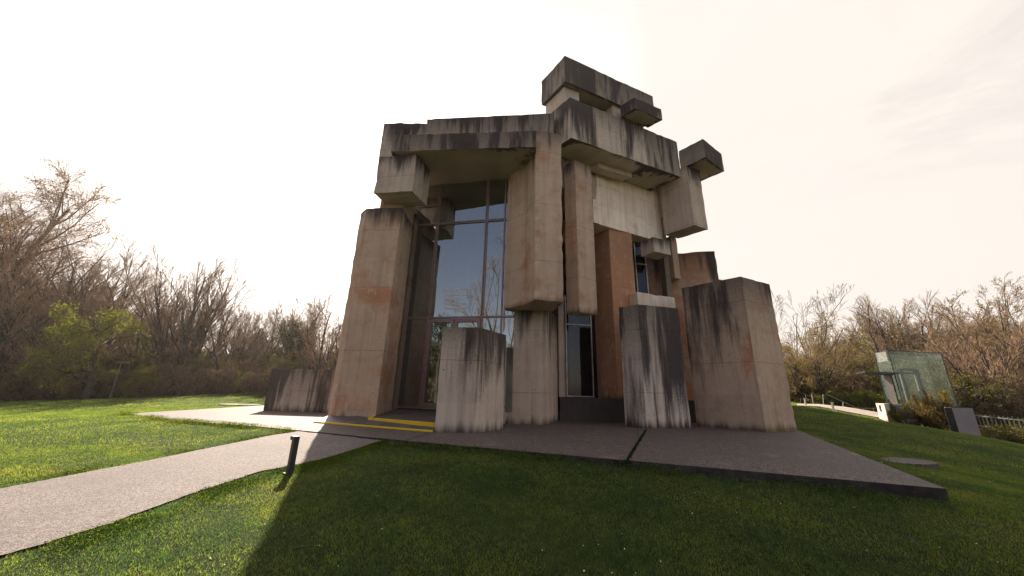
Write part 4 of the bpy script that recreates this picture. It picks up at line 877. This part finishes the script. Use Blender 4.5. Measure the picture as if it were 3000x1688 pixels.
def top_scale(x, ytop, Yd, H0):
    px_ = px_at(x, Yd); z0_ = hz(px_, Yd) if abs(px_) < 60 and Yd < 60 else None; return px_
def crown_h(me_list):
    h = 0
    for me_ in me_list:
        if me_ is None: continue
        a = np.empty(len(me_.vertices) * 3, np.float32); me_.vertices.foreach_get('co', a); h = max(h, float(np.percentile(a.reshape(-1, 3)[:, 2], 98.3)))
    return h
def put(P_, name, x, Yd, ytop, label, cat, group, rz=None, sz=1.0, z=None):
    q_ = D(x, ytop, Yd); px_, zt_ = q_[0], q_[2]; z0_ = hz(px_, Yd) if z is None else z
    if not hasattr(P_, 'h'): P_.h = crown_h((P_.twigs, P_.leaves))
    return plant(P_, name, px_, Yd, label, cat, group, s_=(zt_ - z0_) / (P_.h * sz), rz=rz, z=z0_, sz=sz)
birch = make_proto(31, M_catkin, 1, .032, .08, twigmat=M_twigr, tr=.008, hang=1.5, leafprob=.7, H=17, r0=.20, levels=4, spread=.52, up=.22, droop=.45, nb=(15, 7, 5, 4), lenf=(.46, .58, .6, .7), first=.14, wig=.09)
birchb = make_proto(36, M_catkin, 1, .032, .10, twigmat=M_twigr, tr=.008, hang=1.5, leafprob=.7, H=16, r0=.18, levels=4, spread=.58, up=.18, droop=.5, nb=(14, 7, 5, 4), lenf=(.52, .58, .6, .7), first=.10, wig=.10)
bareA = make_proto(41, M_bud, 1, .018, .03, tr=.009, leafprob=.3, H=14, r0=.17, levels=3, spread=.44, up=.16, nb=(10, 7, 6, 4), lenf=(.50, .55, .6, .65), first=.25, stems=9, wig=.06, stepf=6)
bareB = make_proto(42, None, tr=.009, H=10, r0=.15, levels=4, spread=.52, up=.30, nb=(8, 5, 4, 4), lenf=(.75, .58, .58, .65), first=.10, stems=2, wig=.07)
bareC = make_proto(43, M_bud, 1, .018, .04, tr=.009, twigmat=M_twigr, leafprob=.4, H=9, r0=.12, levels=4, spread=.55, up=.25, nb=(7, 5, 4, 4), lenf=(.66, .58, .6, .6), first=.10, stems=4, wig=.09)
buds = make_proto(44, M_bud, 1, .024, .05, tr=.009, H=10, r0=.18, levels=4, spread=.58, up=.24, nb=(9, 6, 5, 4), lenf=(.72, .58, .55, .6), first=.12, stems=2, wig=.10)
olive = make_proto(45, M_olivebud, 1, .032, .12, tr=.009, H=8, r0=.20, levels=4, spread=.70, up=.15, nb=(8, 6, 5, 4), lenf=(.85, .6, .55, .55), first=.2, stems=2, wig=.15)
bloss = make_proto(46, M_blossom, 1, .030, .07, tr=.009, leafprob=.6, H=9, r0=.14, levels=4, spread=.58, up=.25, nb=(8, 6, 5, 4), lenf=(.7, .58, .55, .55), first=.12, stems=3, wig=.11)
green = make_proto(47, M_fresh, 3, .026, .11, tr=.010, leafprob=.9, H=6.0, r0=.14, levels=4, spread=1.0, up=.0, droop=.0, nb=(13, 8, 6, 4), lenf=(.56, .55, .5, .45), first=.25, stems=1, wig=.10)
pine = make_proto(48, M_pine, 3, .05, .17, tr=.015, H=8.5, r0=.16, levels=3, spread=1.05, up=.2, nb=(14, 6, 5, 3), lenf=(.30, .5, .5, .5), first=.45, wig=.08)
shrubA = make_proto(51, M_brown, 1, .026, .10, twigmat=M_twig, tr=.010, leafprob=.6, H=4.5, r0=.035, levels=3, spread=.55, up=.25, nb=(10, 8, 6, 4), lenf=(.55, .55, .55, .5), first=.05, stems=10, wig=.13)
shrubB = make_proto(52, M_olive, 1, .034, .10, twigmat=M_twig, tr=.010, leafprob=.8, H=4.0, r0=.035, levels=3, spread=.6, up=.22, nb=(10, 8, 6, 4), lenf=(.55, .55, .55, .5), first=.05, stems=10, wig=.14)
hedge = make_proto(53, M_fresh2, 2, .034, .06, twigmat=M_twig, tr=.008, H=2.4, r0=.03, levels=3, spread=.5, up=.35, nb=(6, 6, 5, 4), lenf=(.6, .6, .6, .5), first=.05, stems=9, wig=.12)
rosey = make_proto(54, leaf_material('yellow_orange_leaves', (.08, .07, .018), (.25, .19, .045), .5, scale=6), 1, .024, .05, twigmat=M_twig, tr=.006, H=2.4, r0=.025, levels=3, spread=.42, up=.35, nb=(7, 6, 5, 4), lenf=(.45, .55, .55, .5), first=.1, stems=8, wig=.13)
climber = make_proto(55, M_olive, 2, .022, .04, twigmat=M_bark, tr=.006, H=1.9, r0=.03, levels=3, spread=.6, up=.3, nb=(6, 5, 5, 3), lenf=(.5, .55, .6, .5), first=.2, stems=3, wig=.2)

# --- left side of the lawn
GB = 'bare spring trees at the left edge of the lawn'
put(birch, 'birch_tree', 95, 31, 478, 'tallest drooping birch with tiny catkins at the left edge', 'tree', GB, rz=.6)
put(birchb, 'birch_tree', 5, 30, 560, 'birch cut by the left edge of the picture', 'tree', GB, rz=2.6)
put(birchb, 'birch_tree', -110, 32, 600, 'birch whose right half enters at the left edge', 'tree', GB, rz=1.6)
put(bareC, 'bare_tree', 60, 33, 700, 'bushy bare tree between the birches', 'tree', GB, rz=1.1)
put(bareC, 'bare_tree', 180, 33.5, 760, 'bushy bare tree right of the tallest birch', 'tree', GB, rz=2.1)
put(birchb, 'birch_tree', 205, 31.5, 640, 'lower drooping birch leaning right above the green bush', 'tree', GB, rz=4.2)
put(birchb, 'birch_tree', 175, 33, 610, 'second tallest drooping birch at the left', 'tree', GB, rz=5.2)
put(birch, 'birch_tree', 20, 33, 520, 'birch standing just behind the tallest one', 'tree', GB, rz=3.0)
put(bareC, 'bare_tree', 270, 32, 790, 'twiggy bare tree behind the top of the green bush', 'tree', GB, rz=4.4)
put(bareC, 'bare_tree', 120, 31, 800, 'twiggy bare tree at the foot of the birches', 'tree', GB, rz=.2)
put(bareA, 'bare_tree', 325, 35, 728, 'bare fan shaped tree just right of the birches', 'tree', GB, rz=.3)
put(bareB, 'bare_tree', 255, 37, 800, 'slim bare tree behind the birches', 'tree', GB)
put(bareC, 'bare_tree', 468, 35, 826, 'low bare tree between the fan shaped tree and the round crowned tree', 'tree', GB)
put(bareA, 'bare_tree', 622, 33, 766, 'largest round crowned bare tree in the middle of the left tree line', 'tree', GB, rz=2.0)
put(bareB, 'bare_tree', 712, 34, 880, 'bare tree leaning right beside the round crowned tree', 'tree', GB)
put(bareC, 'bare_tree', 545, 38, 880, 'bare tree behind the left flank of the round crowned tree', 'tree', GB)
put(bareB, 'bare_tree', 812, 42, 902, 'thin bare tree left of the dark pine', 'tree', GB)
put(bareA, 'bare_tree', 755, 41, 905, 'low spreading bare tree left of the slim tree by the pine', 'tree', GB, rz=3.3)
put(bareA, 'bare_tree', 925, 40, 880, 'thin bare tree between the dark pine and the entrance pillar', 'tree', GB, rz=1.)
put(bareC, 'bare_tree', 992, 34, 845, 'bare tree partly hidden by the entrance pillar', 'tree', GB)
put(pine, 'pine_tree', 868, 38, 938, 'small dark pine left of the church', 'tree', GB)
put(green, 'green_bush', 335, 28.6, 915, 'large bush with fresh bright green leaves in front of the left trees', 'bush', None, rz=1.0)
put(green, 'green_bush', 700, 31.5, 1085, 'small fresh green bush left of the striped block', 'bush', None, rz=3.0)
put(green, 'green_bush', 440, 29.2, 1075, 'low fresh green bush at the right foot of the large green bush', 'bush', None, rz=2.0)
GS = 'brown thicket shrubs under the left trees'
for row, (Yd, y0_, y1_, st) in enumerate(((30.5, 1050, 1105, 62), (34, 1010, 1075, 66), (39, 1000, 1060, 74), (46, 1000, 1050, 90))):
    x = -60 - row * 20
    while x < 1000:
        A = rnd.random() < (.62 if row < 2 else .5)
        yt_ = rnd.uniform(y0_, y1_) - (50 if x < 200 and row else 0) + (25 if x > 720 else 0) + (25 if 200 < x < 480 and row == 0 else 0)
        put(shrubA if A else shrubB, 'thicket_shrub', x, Yd + rnd.uniform(-.8, .8), yt_, 'dense %s shrub in the thicket under the left trees' % ('brown twiggy' if A else 'olive budding'), 'shrub', GS)
        x += st * rnd.uniform(.7, 1.25)
GF = 'farther bare trees behind the left thicket'
x = -80
while x < 1010:
    put(rnd.choice([bareA, bareB, bareC]), 'bare_tree', x, rnd.uniform(44, 58), rnd.uniform(880, 960) - (90 if x < 300 else 0), 'farther bare tree showing faintly behind the left thicket', 'tree', GF); x += rnd.uniform(60, 100)

# --- hill and woodland on the right
hx, hy = np.meshgrid(np.linspace(30, 330, 61), np.linspace(48, 300, 51)); rad_ = np.hypot(hx, hy); ang_ = hx / hy
ss = lambda v, a, b: (lambda q: q * q * (3 - 2 * q))(np.clip((v - a) / (b - a), 0, 1))
def hillz(x, y):
    rr = np.hypot(x, y); aa = x / y
    return -2.5 + 15.5 * ss(rr, 62, 150) * ss(aa, .35, .95) + 1.5 * np.sin(x * .06) * ss(rr, 80, 140)
hzm = hillz(hx, hy); co = np.stack([hx, hy, hzm], -1).reshape(-1, 3); ii = (np.arange(50)[:, None] * 61 + np.arange(60)[None, :]).ravel(); idx = np.stack([ii, ii + 1, ii + 62, ii + 61], 1).ravel()
o = link('hill', arr_mesh('hill', co, 4, idx), M_floor); tag(o, kind='structure')
GH = 'brown spring woodland on the hill at right'
k = 0
while k < 150:
    x = rnd.uniform(2280, 3080); rr = rnd.choice([66, 78, 92, 108, 124, 140]) + rnd.uniform(-6, 6); d = ray(x, 1160); aa = d[0] / d[1]; Yd = rr / math.hypot(aa, 1); X_ = aa * Yd
    q = rnd.random(); P_, lb = ((bareC, 'reddish brown bare tree in the hillside woodland') if q < .45 else (buds, 'budding ochre tree in the hillside woodland') if q < .75 else (olive, 'olive leafed tree in the hillside woodland') if q < .9 else (pine, 'dark evergreen on the hill at right'))
    if not hasattr(P_, 'h'): P_.h = crown_h((P_.twigs, P_.leaves))
    plant(P_, 'woodland_tree', X_, Yd, lb, 'tree', GH, s_=rnd.uniform(5.5, 8.5) / P_.h, z=float(hillz(X_, Yd)), sz=.95); k += 1
GR = 'spring trees right of the church'
put(bareB, 'bare_tree', 2300, 46, 842, 'sparse bare tree top rising beside the corner pier', 'tree', GR)
put(olive, 'olive_tree', 2410, 38, 935, 'spreading tree with ochre green buds nearest the corner pier', 'tree', GR, rz=1)
put(olive, 'olive_tree', 2340, 35, 985, 'lower ochre green tree half hidden by the corner pier', 'tree', GR, rz=3)
put(buds, 'budding_tree', 2475, 45, 975, 'slim budding tree left of the lift house', 'tree', GR)
put(green, 'green_tree', 2560, 62, 958, 'yellow green tree on the hill above the canopy', 'tree', GR)
put(bareA, 'bare_tree', 2590, 46, 880, 'thin bare tree above the left corner of the lift house', 'tree', GR)
put(bloss, 'blossom_tree', 2660, 44, 905, 'pale blossoming tree above the lift house', 'tree', GR, rz=2)
put(bloss, 'blossom_tree', 2750, 41, 885, 'pale blossoming tree right behind the glass lift house', 'tree', GR, rz=4)
put(buds, 'budding_tree', 2790, 36, 850, 'tallest budding tree right of the lift house', 'tree', GR, rz=2)
put(buds, 'budding_tree', 2895, 33, 872, 'dark limbed budding tree above the grey shaft box', 'tree', GR, rz=5)
put(buds, 'budding_tree', 2990, 31, 885, 'dark limbed budding tree cut by the right edge', 'tree', GR, rz=.5)
put(bareC, 'bare_tree', 2845, 31, 935, 'reddish bare tree between the two dark limbed trees', 'tree', GR, rz=.9)
put(bareC, 'bare_tree', 2950, 36, 900, 'reddish bare tree behind the picket fence', 'tree', GR, rz=2.9)
GT = 'thicket behind the lawn at right'
for (Yd, y0_, y1_, st, xa) in ((31, 1095, 1130, 60, 2720), (36, 1060, 1120, 60, 2300), (43, 1040, 1100, 55, 2300), (52, 1020, 1080, 60, 2300)):
    x = xa
    while x < 3090:
        A = rnd.random() < .6; put(shrubA if A else shrubB, 'thicket_shrub', x, Yd + rnd.uniform(-1, 1), rnd.uniform(y0_, y1_), 'dense %s shrub in the thicket behind the right lawn' % ('brown twiggy' if A else 'olive budding'), 'shrub', GT); x += st * rnd.uniform(.6, 1.2)
for x, yt_ in ((2395, 1152), (2440, 1150), (2480, 1146), (2515, 1150), (2548, 1152), (2590, 1150)):
    put(hedge, 'hedge_shrub', x, 33.5, yt_, 'bright yellow green hedge shrub behind the far footpath', 'shrub', 'hedge behind the far footpath')
put(rosey, 'ornamental_shrub', 2742, 21.3, 1146, 'shrub with yellow orange leaves in front of the glass lift house', 'shrub', None, z=-.35)
put(rosey, 'ornamental_shrub', 2712, 21.6, 1168, 'lower leafy shrub beside the louvred vent of the lift house', 'shrub', None, z=-.3, rz=2)
put(climber, 'climbing_plant', 2632, 21.55, 1180, 'dark stemmed plant climbing the concrete base of the lift house', 'plant', None, z=-.15)
for x, yt_, Yd in ((2880, 1268, 19.8), (2925, 1262, 19.5), (2968, 1258, 18.8), (3010, 1262, 18.4), (2900, 1250, 21), (2950, 1250, 20.6)):
    put(rosey if x % 2 else shrubB, 'slope_shrub', x, Yd, yt_, 'low pale olive shrub on the slope in front of the picket fence', 'shrub', 'low shrubs on the slope by the picket fence', z=-2.6)
# --- trees behind the viewpoint that the glass mirrors
def mtree(P_, x, y, h_, label, grp=None, rz=None):
    if not hasattr(P_, 'h'): P_.h = crown_h((P_.twigs, P_.leaves))
    plant(P_, 'mirrored_tree', x, y, label, 'tree', grp, s_=h_ / P_.h, rz=rz)
mtree(bareB, -8.2, -5.0, 15.5, 'large bare tree mirrored in the right panes of the entrance glass', rz=.4)
mtree(pine, -21, -12, 10.5, 'dark conifer mirrored low behind the lettering of the entrance glass')
for k in range(16):
    mtree(rnd.choice([shrubA, shrubB, bareC, bareB]), -42 + k * 3.2 + rnd.uniform(-1, 1), -17 - rnd.uniform(0, 8), rnd.uniform(6.5, 10), 'tree behind the viewpoint mirrored low in the entrance glass', 'trees behind the viewpoint')
for k in range(14):
    mtree(rnd.choice([shrubA, shrubB]), -40 + k * 3.0 + rnd.uniform(-1, 1), -13 - rnd.uniform(0, 3), rnd.uniform(3, 4.5), 'shrub behind the viewpoint mirrored low in the door glass', 'shrubs behind the viewpoint')

# ---------------------------------------------------------------- air volume added to veil the scene in place of lens flare
hm = bpy.data.materials.new('flare_haze_air'); hm.use_nodes = True; t = hm.node_tree; t.nodes.clear()
pv = N(t, 'ShaderNodeVolumePrincipled'); pv.inputs['Color'].default_value = (0.95, 0.90, 0.84, 1); pv.inputs['Density'].default_value = 0.0004; pv.inputs['Anisotropy'].default_value = 0.6
o_ = N(t, 'ShaderNodeOutputMaterial'); t.links.new(pv.outputs[0], o_.inputs['Volume'])
hb_ = MB(); hb_.box((0, 20, 15), 860, 900, 52); o = hb_.build('flare_haze', hm); tag(o, kind='stuff'); o['label'] = 'thin warm veil of air added in place of lens flare'
